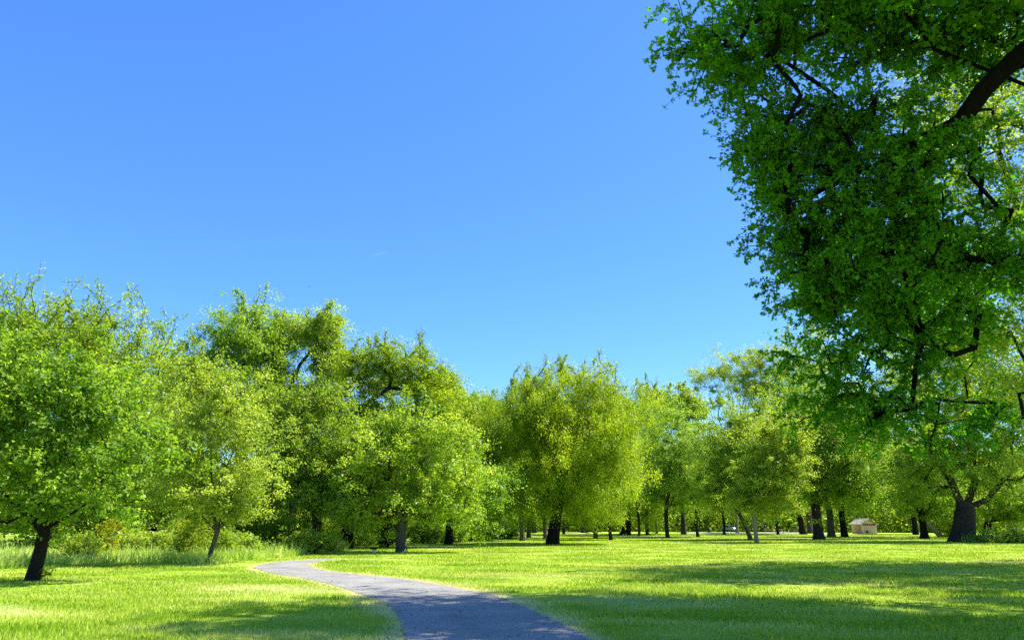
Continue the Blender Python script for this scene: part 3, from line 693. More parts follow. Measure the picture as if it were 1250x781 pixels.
# ---- archetypes copied through the park
def copies(src_key, items, grp=None):
    src, b0 = TR[src_key]
    for (px, py, s, sz, rz, lab) in items:
        b = G(px, py); c = copy_tree(src, tuple(b), (s, sz), rz, lab, group=grp)
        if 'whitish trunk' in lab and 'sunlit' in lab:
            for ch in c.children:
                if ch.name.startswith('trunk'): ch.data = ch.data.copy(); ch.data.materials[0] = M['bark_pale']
g = 'trees standing across the park'
copies('round', [
    (590, 656, 0.75, 0.72, 2.0, 'small green tree at the edge of the shade, left of the drooping trees'),
    (727, 657, 0.85, 0.95, 0.7, 'tree with a thin straight dark trunk under the drooping foliage'),
    (852, 648, 1.3, 1.25, 1.4, 'distant green tree behind the small grey-green one'),
    (873, 648, 1.5, 1.35, 4.0, 'distant tree with a broad brown trunk behind the black litter bin')], g)
copies('fork', [
    (746, 659, 0.7, 0.82, 1.0, 'tree with a short trunk right of the thin straight dark one under the drooping foliage'),
    (790, 653, 1.0, 0.95, 3.0, 'tree with a slanting dark trunk between two upright ones'),
    (900, 650, 1.1, 1.15, 5.0, 'tree with a sunlit whitish trunk beside the silver car')], g)
copies('fork2', [
    (610, 655, 0.9, 0.9, 1.2, 'added slim shade tree left of the straight grey trunk'),  # slim trees down to the leftmost table: added to shade the far lawn
    (688, 652, 1.1, 1.0, 4.2, 'added slim shade tree just right of and behind the large leaning trunk'),
    (802, 651, 1.1, 1.0, 5.5, 'added slim shade tree between the slanting trunk and the forked tree'),
    (884, 652, 1.1, 1.0, 3.0, 'added slim shade tree in front of the silver car'),
    (950, 652, 1.1, 1.0, 0.3, 'added slim shade tree just in front of the leftmost picnic table'),
    (780, 654, 1.0, 1.0, 2.2, 'slim dark-trunked tree right of the flared trunk'),
    (838, 648, 1.5, 1.3, 0.5, 'distant thin-stemmed tree at the far side of the lawn'),
    (1208, 656, 0.7, 0.6, 2.5, 'thin-stemmed tree in the thicket beside the massive old tree')], g)
copies('dark2', [
    (990, 651, 1.15, 1.1, 2.6, 'tall tree with a dark trunk behind the picnic tables'),
    (713, 650, 1.2, 1.0, 1.1, 'distant tree with a wide dark bole seen under the drooping foliage'),
    (652, 650, 1.0, 0.9, 4.4, 'tree with a black trunk just behind the two grey ones')], g)
copies('willow_b', [
    (645, 656, 1.0, 1.0, 2.9, 'drooping tree with a grey trunk right beside the straight grey one'),
    (666, 658, 0.85, 0.9, 5.1, 'drooping tree with a brownish trunk behind the large leaning trunk')], g)
copies('r_b', [
    (1104, 646.5, 1.2, 1.2, 1.5, 'tree with a thin leaning stem along the left side of the avenue'),
    (1082, 644.6, 1.4, 1.6, 2.6, 'distant tree left of the avenue beyond the beige building'),
    (1150, 646, 1.5, 1.7, 0.6, 'distant tree right of the avenue behind the leaning one'),
    (1072, 644.0, 2.2, 2.4, 4.6, 'far tall tree closing the end of the avenue'),
    (1240, 648, 1.5, 1.5, 3.3, 'distant tree behind the thicket at the right edge')], g)
copies('bigdark', [
    (960, 647.5, 1.6, 1.5, 3.9, 'tall dark tree beyond the picnic tables'),
    (1045, 646.5, 1.7, 1.7, 0.9, 'tall tree rising behind the beige building'),
    (915, 647, 1.5, 1.2, 5.6, 'distant dense tree behind the parked cars')], g)
copies('b5', [
    (600, 647, 1.6, 1.15, 1.9, 'bushy green tree far behind the trunks left of centre'),
    (700, 646.5, 1.9, 1.2, 3.6, 'bushy green tree far behind the drooping trees'),
    (800, 646, 2.0, 1.2, 0.4, 'bushy green tree far behind the forked tree'),
    (1190, 648, 1.7, 1.4, 2.4, 'bushy green tree far behind the massive old tree')], g)
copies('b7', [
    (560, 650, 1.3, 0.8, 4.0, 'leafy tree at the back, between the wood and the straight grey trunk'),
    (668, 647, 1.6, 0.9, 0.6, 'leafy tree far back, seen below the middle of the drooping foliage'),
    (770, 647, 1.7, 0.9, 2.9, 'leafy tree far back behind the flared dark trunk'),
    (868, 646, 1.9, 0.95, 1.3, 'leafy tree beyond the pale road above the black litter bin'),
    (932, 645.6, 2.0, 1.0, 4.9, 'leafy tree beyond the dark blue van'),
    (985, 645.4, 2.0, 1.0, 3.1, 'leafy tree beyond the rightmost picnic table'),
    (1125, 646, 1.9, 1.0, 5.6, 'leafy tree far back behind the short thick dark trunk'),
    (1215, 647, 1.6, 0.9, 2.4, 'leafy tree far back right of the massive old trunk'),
    (575, 652, 1.1, 0.8, 1.0, 'added dark leafy shade tree between the round tree and the drooping trees'),  # the dark leafy copies are extra crowns, added to darken the lawn strip
    (640, 649, 1.5, 0.85, 2.2, 'added dark leafy shade tree closing the gap behind the straight grey trunk'),
    (735, 648.5, 1.6, 0.85, 3.7, 'added dark leafy shade tree closing the gap behind the central trunks'),
    (820, 648, 1.6, 0.85, 5.2, 'added dark leafy shade tree behind the forked tree'),
    (1010, 648, 1.6, 0.9, 0.5, 'added dark leafy shade tree behind the thick sunlit-footed trunk')], g)
copies('b6', [
    (330, 655, 1.5, 1.25, 4.0, 'dark bushy tree in the wood behind the yellow shoots')], g)

# ---- tree added as the near canopy's sunlit far side, its trunk outside the frame
Rb = np.array([27.5, 34.0, 0])
make_tree('oak_tree', 'yellow-green tree added as the sunlit far side of the dark overhanging canopy, cut by the right edge', 'tree', Rb,
          [(tuple(np.array(c) * 1.36), tuple(np.array(q) * 1.36)) for c, q in [((17.5, 23.5, 13.5), (4.5, 4, 3.6)), ((16.0, 24.0, 9.0), (3.6, 4, 3.0)), ((21, 25, 16.5), (5, 5, 3.5)), ((17.5, 24, 6.3), (4.0, 4, 2.2)), ((23, 24, 11), (5, 5, 5)), ((17.0, 24, 17.0), (3, 3, 2.5))]],
          height_trunk=4.0, R0=0.6, leaf='fresh', bark='bark_dark', nt_=620, per=130, rc=0.95, lsize=(0.16, 0.11), seed=40, shell=0.35)

# ================================================================== THE NEAR TREE whose canopy hangs into the frame
def near_tree():
    r = np.random.default_rng(77)
    b = np.array([19.5, 15.0, 0.0]); Q = 1.45
    lob = []
    for (px, py, rx, ry, Y) in [(850, 50, 62, 55, 11), (905, 70, 60, 60, 12), (950, 20, 80, 60, 11.5), (1040, 30, 80, 60, 12.5), (1140, 20, 80, 60, 12),
                                (930, 130, 50, 50, 12), (935, 200, 58, 55, 12), (985, 190, 65, 60, 13), (1050, 150, 80, 60, 12), (1110, 200, 70, 60, 11),
                                (975, 280, 62, 60, 12.5), (1050, 260, 90, 70, 12), (1000, 350, 62, 60, 12.5), (1080, 340, 80, 70, 11.5), (1150, 290, 70, 70, 12),
                                (1020, 430, 62, 60, 12.5), (1080, 440, 75, 60, 12), (1020, 500, 50, 46, 13), (1110, 520, 62, 40, 12), (1170, 390, 55, 60, 11.5),
                                (1190, 500, 40, 35, 12), (1245, 300, 40, 50, 11), (1200, 50, 70, 60, 12)]:
        Y = Y * Q; k = Y / F; lob.append((P(px, py, Y), (rx * k, rx * k * 1.3, ry * k)))
    over = [((8.2, 17.5, 17.8), (3.2, 3.0, 1.5)), ((10, 15.0, 16.0), (4.0, 3.5, 2.0)), ((13.5, 13.5, 14.5), (4.5, 4.0, 2.6)), ((18, 14.5, 17), (6, 6, 4)),
            ((14, 20.0, 20), (5, 4, 2.6)), ((25, 18, 17), (5, 5, 4)), ((24, 15, 13), (5, 6, 4)), ((17, 10.5, 13.5), (5, 4, 3)), ((22, 24, 12), (4, 4, 3)),
            ((14.5, 26.5, 10.5), (3.5, 3.2, 3)), ((10.0, 19.0, 19.5), (3.0, 3, 1.5))]
    T1, ix, _ = lobes_targets([(np.array(c) - b, np.array(R)) for c, R in lob], 2600, r, 0.15)
    low = np.isin(ix, [15, 16, 17, 18, 19, 20])
    keep = (vnoise(T1, 0.8, 2) > 0.42) & ~(low & (r.random(len(T1)) < 0.62)); T1 = T1[keep]; print('T1', len(T1))
    T2, _, _ = lobes_targets([(np.array(c) - b, np.array(R)) for c, R in over], 1800, r, 0.15); T2 = T2[vnoise(T2, 1.2, 5) > 0.26]
    sk = Skel(); sk.add((0, 0, -0.3), -1); cur = 0
    for q in [(0.1, 0, 1.6), (0.05, 0.1, 3.6), (-0.1, 0.1, 5.4)]: cur = sk.path([np.array(q)], cur, 0.5)
    fork = cur
    def PP(px, py, Y): return P(px, py, Y * Q) - b
    # the dark limb that comes in from the right edge and droops to the lower left
    e1 = sk.path([np.array([-1.5, 0.2, 8.2]), PP(1300, 30, 10.3), PP(1250, 62, 10.5), PP(1200, 110, 10.8), PP(1172, 150, 11), PP(1130, 172, 11.2), PP(1095, 190, 11.4)], fork, 0.5)
    e2 = sk.path([PP(1100, 230, 11.5), PP(1085, 290, 11.7), PP(1110, 350, 11.8), PP(1125, 400, 12), PP(1118, 450, 12), PP(1112, 500, 12.1)], e1, 0.5)
    a1 = len(sk.p) - 1
    sk.path([PP(1040, 215, 11.8), PP(985, 240, 12), PP(950, 260, 12.2)], e1, 0.5)
    sk.path([PP(1060, 150, 11.9), PP(1010, 110, 12), PP(950, 70, 12), PP(880, 60, 11.8)], e1, 0.5)
    sk.path([PP(1140, 60, 11.4), PP(1100, 10, 11.6), PP(1020, -20, 11.8)], fork + 8, 0.5)
    sk.path([np.array([1.5, 2.5, 9.5]), np.array([1.0, 7.5, 12.5])], fork, 0.6)
    sk.path([np.array([-1.0, -1.5, 9.0]), np.array([-5.0, -1.5, 13.0]), np.array([-12.0, 1.5, 15.5])], fork, 0.6)
    sk.path([np.array([0.8, -0.5, 10.0]), np.array([2.5, -1.0, 15.0])], fork, 0.6)
    attach(sk, np.concatenate([T1, T2]), r, step=0.6, bend=0.14, start=fork)
    # hanging twigs at the targets seen from below
    nodes = np.array(sk.p)
    leafp, leaft, leafd = [], [], []
    for k in range(len(T1)):
        a = int(np.argmin(np.linalg.norm(nodes - T1[k], axis=1)))
        nt2 = r.integers(3, 6)
        ct = r.normal() * 0.13
        for _ in range(nt2):
            d = norm(np.array([r.normal() * 0.75, r.normal() * 0.75, -0.25 + r.normal() * 0.45])); L = r.uniform(0.35, 0.95); p0 = nodes[a].copy(); par = a
            for j in range(4):
                d = norm(d + r.normal(size=3) * 0.18 + np.array([0, 0, -0.10])); p0 = p0 + d * L / 4; par = sk.add(p0, par)
                kk = int(r.integers(4, 10)) if j < 3 else int(r.integers(8, 14))
                pos = p0 + norm(r.normal(size=(kk, 3)) + d * 0.6) * 0.06 * r.uniform(0.6, 1.6, (kk, 1))
                leafp.append(pos); leaft.append(0.45 + ct + r.normal(size=kk) * 0.13); leafd.append(norm(pos - p0))
    Lp = np.concatenate(leafp); Lt = np.clip(np.concatenate(leaft), 0, 1); Ld = np.concatenate(leafd)
    L2, t2, o2, _ = clump_leaves(T2, 1.0, 130, r, flat=0.7)
    root = empty('oak_tree', tuple(b), 'near tree whose dark green canopy hangs in from the upper right corner', 'tree')
    me, _ = skeleton_mesh('near_trunk', sk, 0.45, 0.005, M['bark_black'], sides=4, trunk_sides=16, lump=0.14, flare=0.4, cap=[(fork + 3, 0.17), (e1 + 1, 0.06)])
    link('trunk', me, root)
    me2 = leaves_mesh('near_leaves', Lp, Lt, 0.09, 0.052, M['near'], up=0.45, along=Ld * 1.2, r=r, shape='lobed')
    link('crown', me2, root)
    me3 = leaves_mesh('upper_leaves', L2, t2, 0.17, 0.12, M['near'], up=0.5, outward=o2, r=r)
    link('upper_foliage', me3, root)
    print('near leaves', len(Lp), len(L2))
near_tree()

# ================================================================== SHRUBS
def make_shrub(name, label, b, lobes, leaf='fresh', n=70, per=90, rc=0.35, ls=(0.1, 0.06), seed=0, up=0.5, group=None, stems=6):
    r = np.random.default_rng(500 + seed); b = np.array(b)
    lb = [(np.array(c) - b, np.array(R)) for c, R in lobes]
    T_, _, _ = lobes_targets(lb, n, r, 0.3); T_[:, 2] = np.maximum(T_[:, 2], 0.15 + 0.2 * r.random(len(T_)))
    root = empty(name, tuple(b), label, 'shrub', group)
    sk = Skel(); sk.add((0, 0, -0.1), -1); sk.add((0, 0, 0.1), 0)
    attach(sk, T_, r, step=0.4, bend=0.15, start=0)
    me, _ = skeleton_mesh(name, sk, 0.06, 0.006, M['bark'], sides=4, trunk_sides=6, lump=0, flare=0.2)
    link('stems', me, root)
    Lp, t, ow, _ = clump_leaves(T_, rc, per, r, flat=0.8); k = Lp[:, 2] > 0.02
    link('foliage', leaves_mesh(name, Lp[k], t[k], ls[0], ls[1], M[leaf], up=up, outward=ow[k], r=r), root)
    return root
def SH_(name, label, px, py, lobes, **kw):
    b = G(px, py); return make_shrub(name, label, b, LB(b[1], lobes), **kw)
SH_('shrub', 'leafy bright green shrub beside the black trunk at left', 95, 686, [(92, 668, 28, 16), (120, 672, 24, 12)], leaf='fresh', n=70, rc=0.3, ls=(0.09, 0.06), seed=1)
SH_('shrub', 'golden yellow shrub spray rising at the wood edge at left', 132, 683, [(132, 655, 12, 18), (140, 640, 8, 12), (122, 668, 14, 12)], leaf='gold', n=60, per=60, rc=0.25, ls=(0.09, 0.06), seed=2)
SH_('shrub', 'shrub with a few yellow leaves under the slim young tree', 225, 684, [(225, 655, 18, 22), (240, 640, 12, 12)], leaf='yellow', n=60, per=60, rc=0.28, ls=(0.10, 0.06), seed=3)
SH_('shrub', 'dark green low shrub behind the slim young tree', 262, 681, [(235, 668, 24, 12), (275, 665, 20, 14)], leaf='mid', n=70, rc=0.35, seed=4)
SH_('shrub', 'grey-green leafy shrub at the edge of the long grass left of the bend', 385, 676, [(375, 660, 22, 14), (400, 662, 18, 12), (355, 668, 18, 8)], leaf='fresh', n=90, rc=0.4, ls=(0.12, 0.06), seed=5)
SH_('shrub', 'bushy green shrub between the path bend and the wood', 340, 672, [(330, 655, 30, 16), (355, 650, 25, 16)], leaf='fresh', n=90, rc=0.45, ls=(0.12, 0.07), seed=6)
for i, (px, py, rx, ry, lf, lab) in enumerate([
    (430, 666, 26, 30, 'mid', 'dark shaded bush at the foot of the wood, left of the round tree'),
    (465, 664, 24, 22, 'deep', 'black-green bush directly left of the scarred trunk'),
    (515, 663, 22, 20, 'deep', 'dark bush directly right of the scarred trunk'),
    (545, 662, 24, 14, 'fresh', 'sunlit low bush in the hollow right of the round tree'),
    (580, 660, 22, 14, 'fresh', 'sunlit pale bush near the left drooping trees'),
    (612, 658, 16, 9, 'mid', 'low green bush beside the straight grey trunk'),
    (300, 664, 40, 26, 'mid', 'large green bush in the wood behind the slim young tree'),
    (330, 668, 34, 22, 'fresh', 'bright leafy bush behind the golden-green shoots'),
    (262, 668, 30, 24, 'fresh', 'bright leafy bush directly behind the slim young tree'),
    (125, 672, 36, 22, 'mid', 'green bush behind the golden spray'),
    (150, 680, 24, 10, 'pale', 'low pale brush in the long grass right of the golden spray'),
    (195, 680, 26, 12, 'pale', 'low pale brush in the long grass left of the slim young tree'),
    (285, 679, 22, 10, 'pale', 'low pale brush right of the slim young trunk'),
    (60, 676, 26, 12, 'fresh', 'low bush directly right of the black leaning trunk'),
    (180, 666, 45, 26, 'fresh', 'large sunlit bush between the black trunk and the young tree'),
    (392, 664, 26, 30, 'mid', 'tall green bush behind the grey-green shrub at the bend'),
    (1215, 662, 30, 6, 'pale', 'low leafy bush right of the massive old trunk'),
    (1243, 663, 18, 6, 'pale', 'low bush cut by the right edge on the lawn'),
    (1165, 655, 16, 12, 'yellow', 'yellow-green bush just left of the massive old trunk')]):
    b = G(px, py); k = b[1] / F
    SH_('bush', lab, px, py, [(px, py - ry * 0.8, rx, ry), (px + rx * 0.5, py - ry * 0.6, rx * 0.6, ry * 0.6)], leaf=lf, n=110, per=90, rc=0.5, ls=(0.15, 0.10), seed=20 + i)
SH_('weed', 'small tuft of weeds at the foot of the black leaning trunk', 50, 707, [(52, 703, 9, 3.5)], leaf='mid', n=26, per=40, rc=0.10, ls=(0.07, 0.03), seed=60)
# golden-green upright shoots
def shoots(label, px0, px1, py, h0, h1, n, seed):
    r = np.random.default_rng(seed); c = G((px0 + px1) / 2, py); w = (G(px1, py) - G(px0, py))[0]
    root = empty('willow_shrub', tuple(c), label, 'shrub'); sk = Skel(); sk.add((0, 0, -0.1), -1); lp, lt, la = [], [], []
    for i in range(n):
        x0 = r.uniform(-w / 2, w / 2); y0 = r.normal() * 0.5
        par = sk.add((x0 * 0.5, y0 * 0.5, -0.05), 0) if False else sk.add((x0 * 0.7, y0 * 0.7, 0.02), 0)
        hh = r.uniform(h0, h1) * (1 - 0.35 * abs(x0 / (w / 2)) ** 2); p = np.array([x0 * 0.7, y0 * 0.7, 0.02]); d = norm(np.array([x0 * 0.12 + r.normal() * 0.06, r.normal() * 0.08, 1]))
        for j in range(10):
            d = norm(d + r.normal(size=3) * 0.04); p = p + d * hh / 10; par = sk.add(p, par)
            k = 16 if j < 8 else 8
            lp.append(p + r.normal(size=(k, 3)) * np.array([0.10, 0.10, 0.14]) * (1.1 - j / 11)); lt.append(np.clip(0.55 + 0.2 * r.normal(size=k), 0, 1)); la.append(np.tile(d + 0.2, (k, 1)))
    me, _ = skeleton_mesh('shoots', sk, 0.05, 0.006, M['bark'], sides=4, trunk_sides=6, lump=0, flare=0); link('stems', me, root)
    link('foliage', leaves_mesh('shoot_leaves', np.concatenate(lp), np.concatenate(lt), 0.12, 0.035, M['yellow'], up=0.1, along=np.concatenate(la), r=r), root)
shoots('clump of tall upright golden-green shoots beside the path bend', 262, 352, 672, 1.7, 3.0, 95, 5)
# white blossoms low at the bend
r = np.random.default_rng(91); b = G(404, 673)
root = empty('flowering_plant', tuple(b), 'small white-flowered plant at the meadow edge where the path bends', 'plant')
T_ = r.normal(size=(26, 3)) * np.array([0.45, 0.25, 0.14]) + np.array([0, 0, 0.38]); T_[:, 2] = np.maximum(T_[:, 2], 0.12)
sk = Skel(); sk.add((0, 0, -0.05), -1); attach(sk, T_, r, step=0.2, bend=0.1); me, _ = skeleton_mesh('plant', sk, 0.03, 0.005, M['bark'], sides=4, trunk_sides=5, lump=0, flare=0); link('stems', me, root)
Lp, t, ow, _ = clump_leaves(T_, 0.14, 30, r); link('blossom', leaves_mesh('blossom', Lp, t, 0.07, 0.06, M['white_bloom'], up=0.8, outward=ow, r=r), root)

# dry leaves dropped on the path and its verges
r = np.random.default_rng(44); n = 1500
yy = r.uniform(9, 30, n); xx = r.uniform(-9, 6, n); pdl = path_dist(xx, yy); k = (pdl < 0.35) & (r.random(n) < np.where(pdl > -0.5, 1.0, 0.35)); xx, yy = xx[k], yy[k]
Lp = np.stack([xx, yy, np.full(len(xx), 0.014)], 1); mt_dry = leaf_mat('dry_leaves', (0.22, 0.14, 0.05), (0.34, 0.24, 0.09), (0.50, 0.42, 0.18), trans=0.15, warm=(1, 1, 0.8))
tag(link('fallen_leaves', leaves_mesh('fallen_leaves', Lp, r.random(len(Lp)), 0.06, 0.035, mt_dry, up=4.0, r=r)), 'small dry leaves scattered along the asphalt path and its verges', None, None, 'stuff')
# wood far behind that reads as one mass
def far_wood():
    r = np.random.default_rng(12); n = 2600
    an = np.radians(r.uniform(-52, 52, n)); d = r.uniform(185, 240, n)
    hmax = 11 + 7 * vnoise(np.stack([an * 30, 0 * an, 0 * an], 1), 1.0, 3) + 3 * r.random(n)
    zz = hmax * r.random(n) ** 0.7; zz[::2] *= 0.3; c = np.stack([d * np.sin(an), d * np.cos(an), zz], 1)
    Lp = c[:, None, :] + r.normal(size=(n, 130, 3)) * np.array([2.6, 2.0, 1.7]); Lp = Lp.reshape(-1, 3); Lp[:, 2] = np.abs(Lp[:, 2])
    t = np.clip(0.45 + np.repeat(r.normal(size=n) * 0.15, 130) + r.normal(size=len(Lp)) * 0.15, 0, 1)
    tag(link('far_wood', leaves_mesh('far_wood', Lp, t, 0.75, 0.55, M['mid'], up=0.4, r=r)), 'distant belt of green woodland closing the view behind the park', None, None, 'stuff')
far_wood()

# ================================================================== BUILT THINGS
def bbox(bm, c, s, rot=None, bev=0.0):
    g = bmesh.ops.create_cube(bm, size=1.0); vs_ = g['verts']
    for v in vs_: v.co = Vector((v.co.x * s[0], v.co.y * s[1], v.co.z * s[2]))
    if rot is not None:
        for v in vs_: v.co = rot @ v.co
    for v in vs_: v.co += Vector(c)
    if bev > 0:
        es = list({e for v in vs_ for e in v.link_edges}); bmesh.ops.bevel(bm, geom=es, offset=bev, segments=2, affect='EDGES')
def cyl(bm, c, r1, r2, h, axis='Z', seg=16):
    g = bmesh.ops.create_cone(bm, cap_ends=True, segments=seg, radius1=r1, radius2=r2, depth=h)
    m = Matrix.Identity(4)
    if axis == 'Y': m = Matrix.Rotation(PI / 2, 4, 'X')
    if axis == 'X': m = Matrix.Rotation(PI / 2, 4, 'Y')
    bmesh.ops.transform(bm, matrix=Matrix.Translation(c) @ m, verts=g['verts'])
def part(name, bm, mat, parent, smooth=False):
    me = bpy.data.meshes.new(name); bmesh.ops.recalc_face_normals(bm, faces=bm.faces[:]); bm.to_mesh(me); bm.free(); me.materials.append(mat)
    if smooth:
        for p in me.polygons: p.use_smooth = True
    return link(name, me, parent)
def prism(bm, prof, y0, y1):
    """profile in xz swept along y"""
    a = [bm.verts.new((x, y0, z)) for x, z in prof]; b_ = [bm.verts.new((x, y1, z)) for x, z in prof]
    bm.faces.new(a[::-1]); bm.faces.new(b_)
    for i in range(len(prof)): j = (i + 1) % len(prof); bm.faces.new((a[i], a[j], b_[j], b_[i]))

mt_wall = plain('beige_block', (0.62, 0.44, 0.24), 0.85, var=0.08, scale=6); mt_roof = plain('pale_roof', (0.33, 0.28, 0.21), 0.5, var=0.08)
mt_dark = plain('dark_paint', (0.02, 0.018, 0.016), 0.5); mt_conc = plain('concrete', (0.42, 0.38, 0.32), 0.9, var=0.15)
mt_wood = plain('weathered_wood', (0.26, 0.20, 0.15), 0.8, var=0.2); mt_trim = plain('cream_trim', (0.70, 0.66, 0.55), 0.6, var=0.05)
mt_black = plain('black_plastic', (0.01, 0.01, 0.011), 0.5); mt_glass = plain('dark_glass', (0.02, 0.025, 0.03), 0.08, var=0.02, bump=0, spec=0.7)
mt_rub = plain('tyre_rubber', (0.012, 0.012, 0.012), 0.9); mt_chrome = plain('alloy', (0.55, 0.55, 0.56), 0.3, metallic=0.9, bump=0)
mt_lamp = plain('lamp_glass', (0.75, 0.75, 0.72), 0.15, bump=0); mt_red = plain('red_plastic', (0.45, 0.02, 0.03), 0.5)

# restroom building
gb = G(1062, 651.5); d = gb[1]; k = d / F
wB = 16.5 * k; hB = 1.55; dp = 5.0
hB = (651.5 - 639.8) * k * 0.97; hR = (651.5 - 634) * k
R_ = empty('restroom_building', tuple(gb), 'little beige gabled building with two dark vents beyond the trees on the right', 'building', rz=-0.06)
bm = bmesh.new(); prism(bm, [(-wB / 2, 0), (wB / 2, 0), (wB / 2, hB), (0, hR - 0.14), (-wB / 2, hB)], 0, dp); part('wall', bm, mt_wall, R_)
bm = bmesh.new(); th = 0.14; ov = 0.35
prism(bm, [(-wB / 2 - ov, hB - 0.18), (0, hR - 0.10), (0, hR + 0.05), (-wB / 2 - ov, hB - 0.03)], -0.5, dp + 0.5)
prism(bm, [(0.002, hR - 0.10), (wB / 2 + ov, hB - 0.18), (wB / 2 + ov, hB - 0.03), (0.002, hR + 0.05)], -0.5, dp + 0.5); part('roof', bm, mt_roof, R_)
for s in (-1, 1):
    bm = bmesh.new(); bbox(bm, (s * wB * 0.235, -0.02, hB - 0.13), (wB * 0.40, 0.05, 0.26))
    v = part('vent', bm, mt_dark, R_); bm = bmesh.new()
    for q in range(4): bbox(bm, (s * wB * 0.235, -0.055, hB - 0.22 + q * 0.065), (wB * 0.39, 0.02, 0.012))
    part('slats', bm, mt_wood, v)
bm = bmesh.new(); bbox(bm, (wB / 2 + 0.004, 2.2, 1.0), (0.05, 1.1, 2.0)); dr_ = part('door', bm, mt_dark, R_)
bm = bmesh.new(); bbox(bm, (wB / 2 + 0.06, 1.8, 1.0), (0.06, 0.05, 0.14)); part('handle', bm, mt_chrome, dr_)
bm = bmesh.new(); bbox(bm, (-wB * 0.18, -0.12, 0.42), (0.32, 0.22, 0.36), bev=0.03); part('drinking_fountain', bm, mt_dark, R_)
bm = bmesh.new(); bbox(bm, (-wB / 2 - 0.5, 1.2, hB * 0.44), (1.0, 0.2, hB * 0.88)); part('screen_wall', bm, mt_wall, R_)
for s in (-1, 1):
    bm = bmesh.new(); bbox(bm, (s * (wB / 2 - 0.05), -0.03, hB / 2), (0.12, 0.05, hB - 0.02)); part('corner_trim', bm, mt_trim, R_)
bm = bmesh.new(); a_ = gb
bbox(bm, (gb[0] - 1, gb[1] - 3.6, 0.01), (11, 5.5, 0.05)); tag(part('pavement', bm, mt_conc, None), kind='structure')
# pale road beyond the picnic lawn
bm = bmesh.new(); bbox(bm, (49, 150, 0.012), (30, 9, 0.06)); tag(part('road', bm, plain('pale_gravel', (0.5, 0.45, 0.36), 0.95, var=0.15, scale=1.5), None), kind='structure')
# worn dirt under the drooping trees
# marker block on the lawn
mbk = G(456, 674)
R_ = empty('marker_block', tuple(mbk), 'small low dark-topped block with a pale face on the lawn left of the round tree', 'marker')
bm = bmesh.new(); bbox(bm, (0, 0, 0.24), (0.40, 0.24, 0.12), bev=0.012); part('top', bm, mt_black, R_)
bm = bmesh.new(); bbox(bm, (0.04, 0, 0.085), (0.26, 0.18, 0.19), bev=0.01); part('base', bm, mt_lamp, R_)

# picnic tables
def picnic(loc, rz, label):
    R_ = empty('picnic_table', loc, label, 'picnic table', 'picnic tables under the trees', rz)
    bm = bmesh.new()
    for q in range(5): bbox(bm, (0, -0.30 + q * 0.15, 0.74), (1.9, 0.135, 0.045), bev=0.005)
    part('table_top', bm, mt_conc, R_)
    for s in (-1, 1):
        bm = bmesh.new()
        for q in (0, 1): bbox(bm, (0, s * (0.62 + q * 0.14), 0.44), (1.9, 0.125, 0.045), bev=0.005)
        part('bench_seat', bm, mt_conc, R_)
    for s in (-1, 1):
        bm = bmesh.new()
        bbox(bm, (s * 0.65, 0, 0.68), (0.06, 0.66, 0.07)); bbox(bm, (s * 0.65, 0, 0.385), (0.06, 1.5, 0.07))
        for u in (-1, 1): bbox(bm, (s * 0.65 + 0.062 * s, u * 0.36, 0.34), (0.05, 0.07, 0.82), rot=Matrix.Rotation(u * -0.42, 3, 'X').to_3x3())
        part('leg_frame', bm, mt_wood, R_)
    return R_
for px, py, rz, lab in [(952, 650.5, 0.1, 'grey picnic table, leftmost one, right of the straight pale trunk'), (968, 649.5, -0.15, 'grey picnic table close to the left side of the dark trunk'),
                        (938, 649.3, 0.05, 'grey picnic table in front of the dark van'), (912, 648.8, 0.2, 'picnic table behind the leaning two-toned trunk')]:
    picnic(tuple(G(px, py)), rz, lab)

# litter bin
gl = G(865.5, 649.5)
R_ = empty('litter_bin', tuple(gl), 'black round litter bin between two trunks before the pale road', 'litter bin')
bm = bmesh.new(); cyl(bm, (0, 0, 0.5), 0.30, 0.36, 1.0, seg=20); part('body', bm, mt_black, R_, True)
bm = bmesh.new(); cyl(bm, (0, 0, 1.03), 0.38, 0.36, 0.08, seg=20); cyl(bm, (0, 0, 1.14), 0.34, 0.12, 0.16, seg=20); part('lid', bm, mt_black, R_, True)

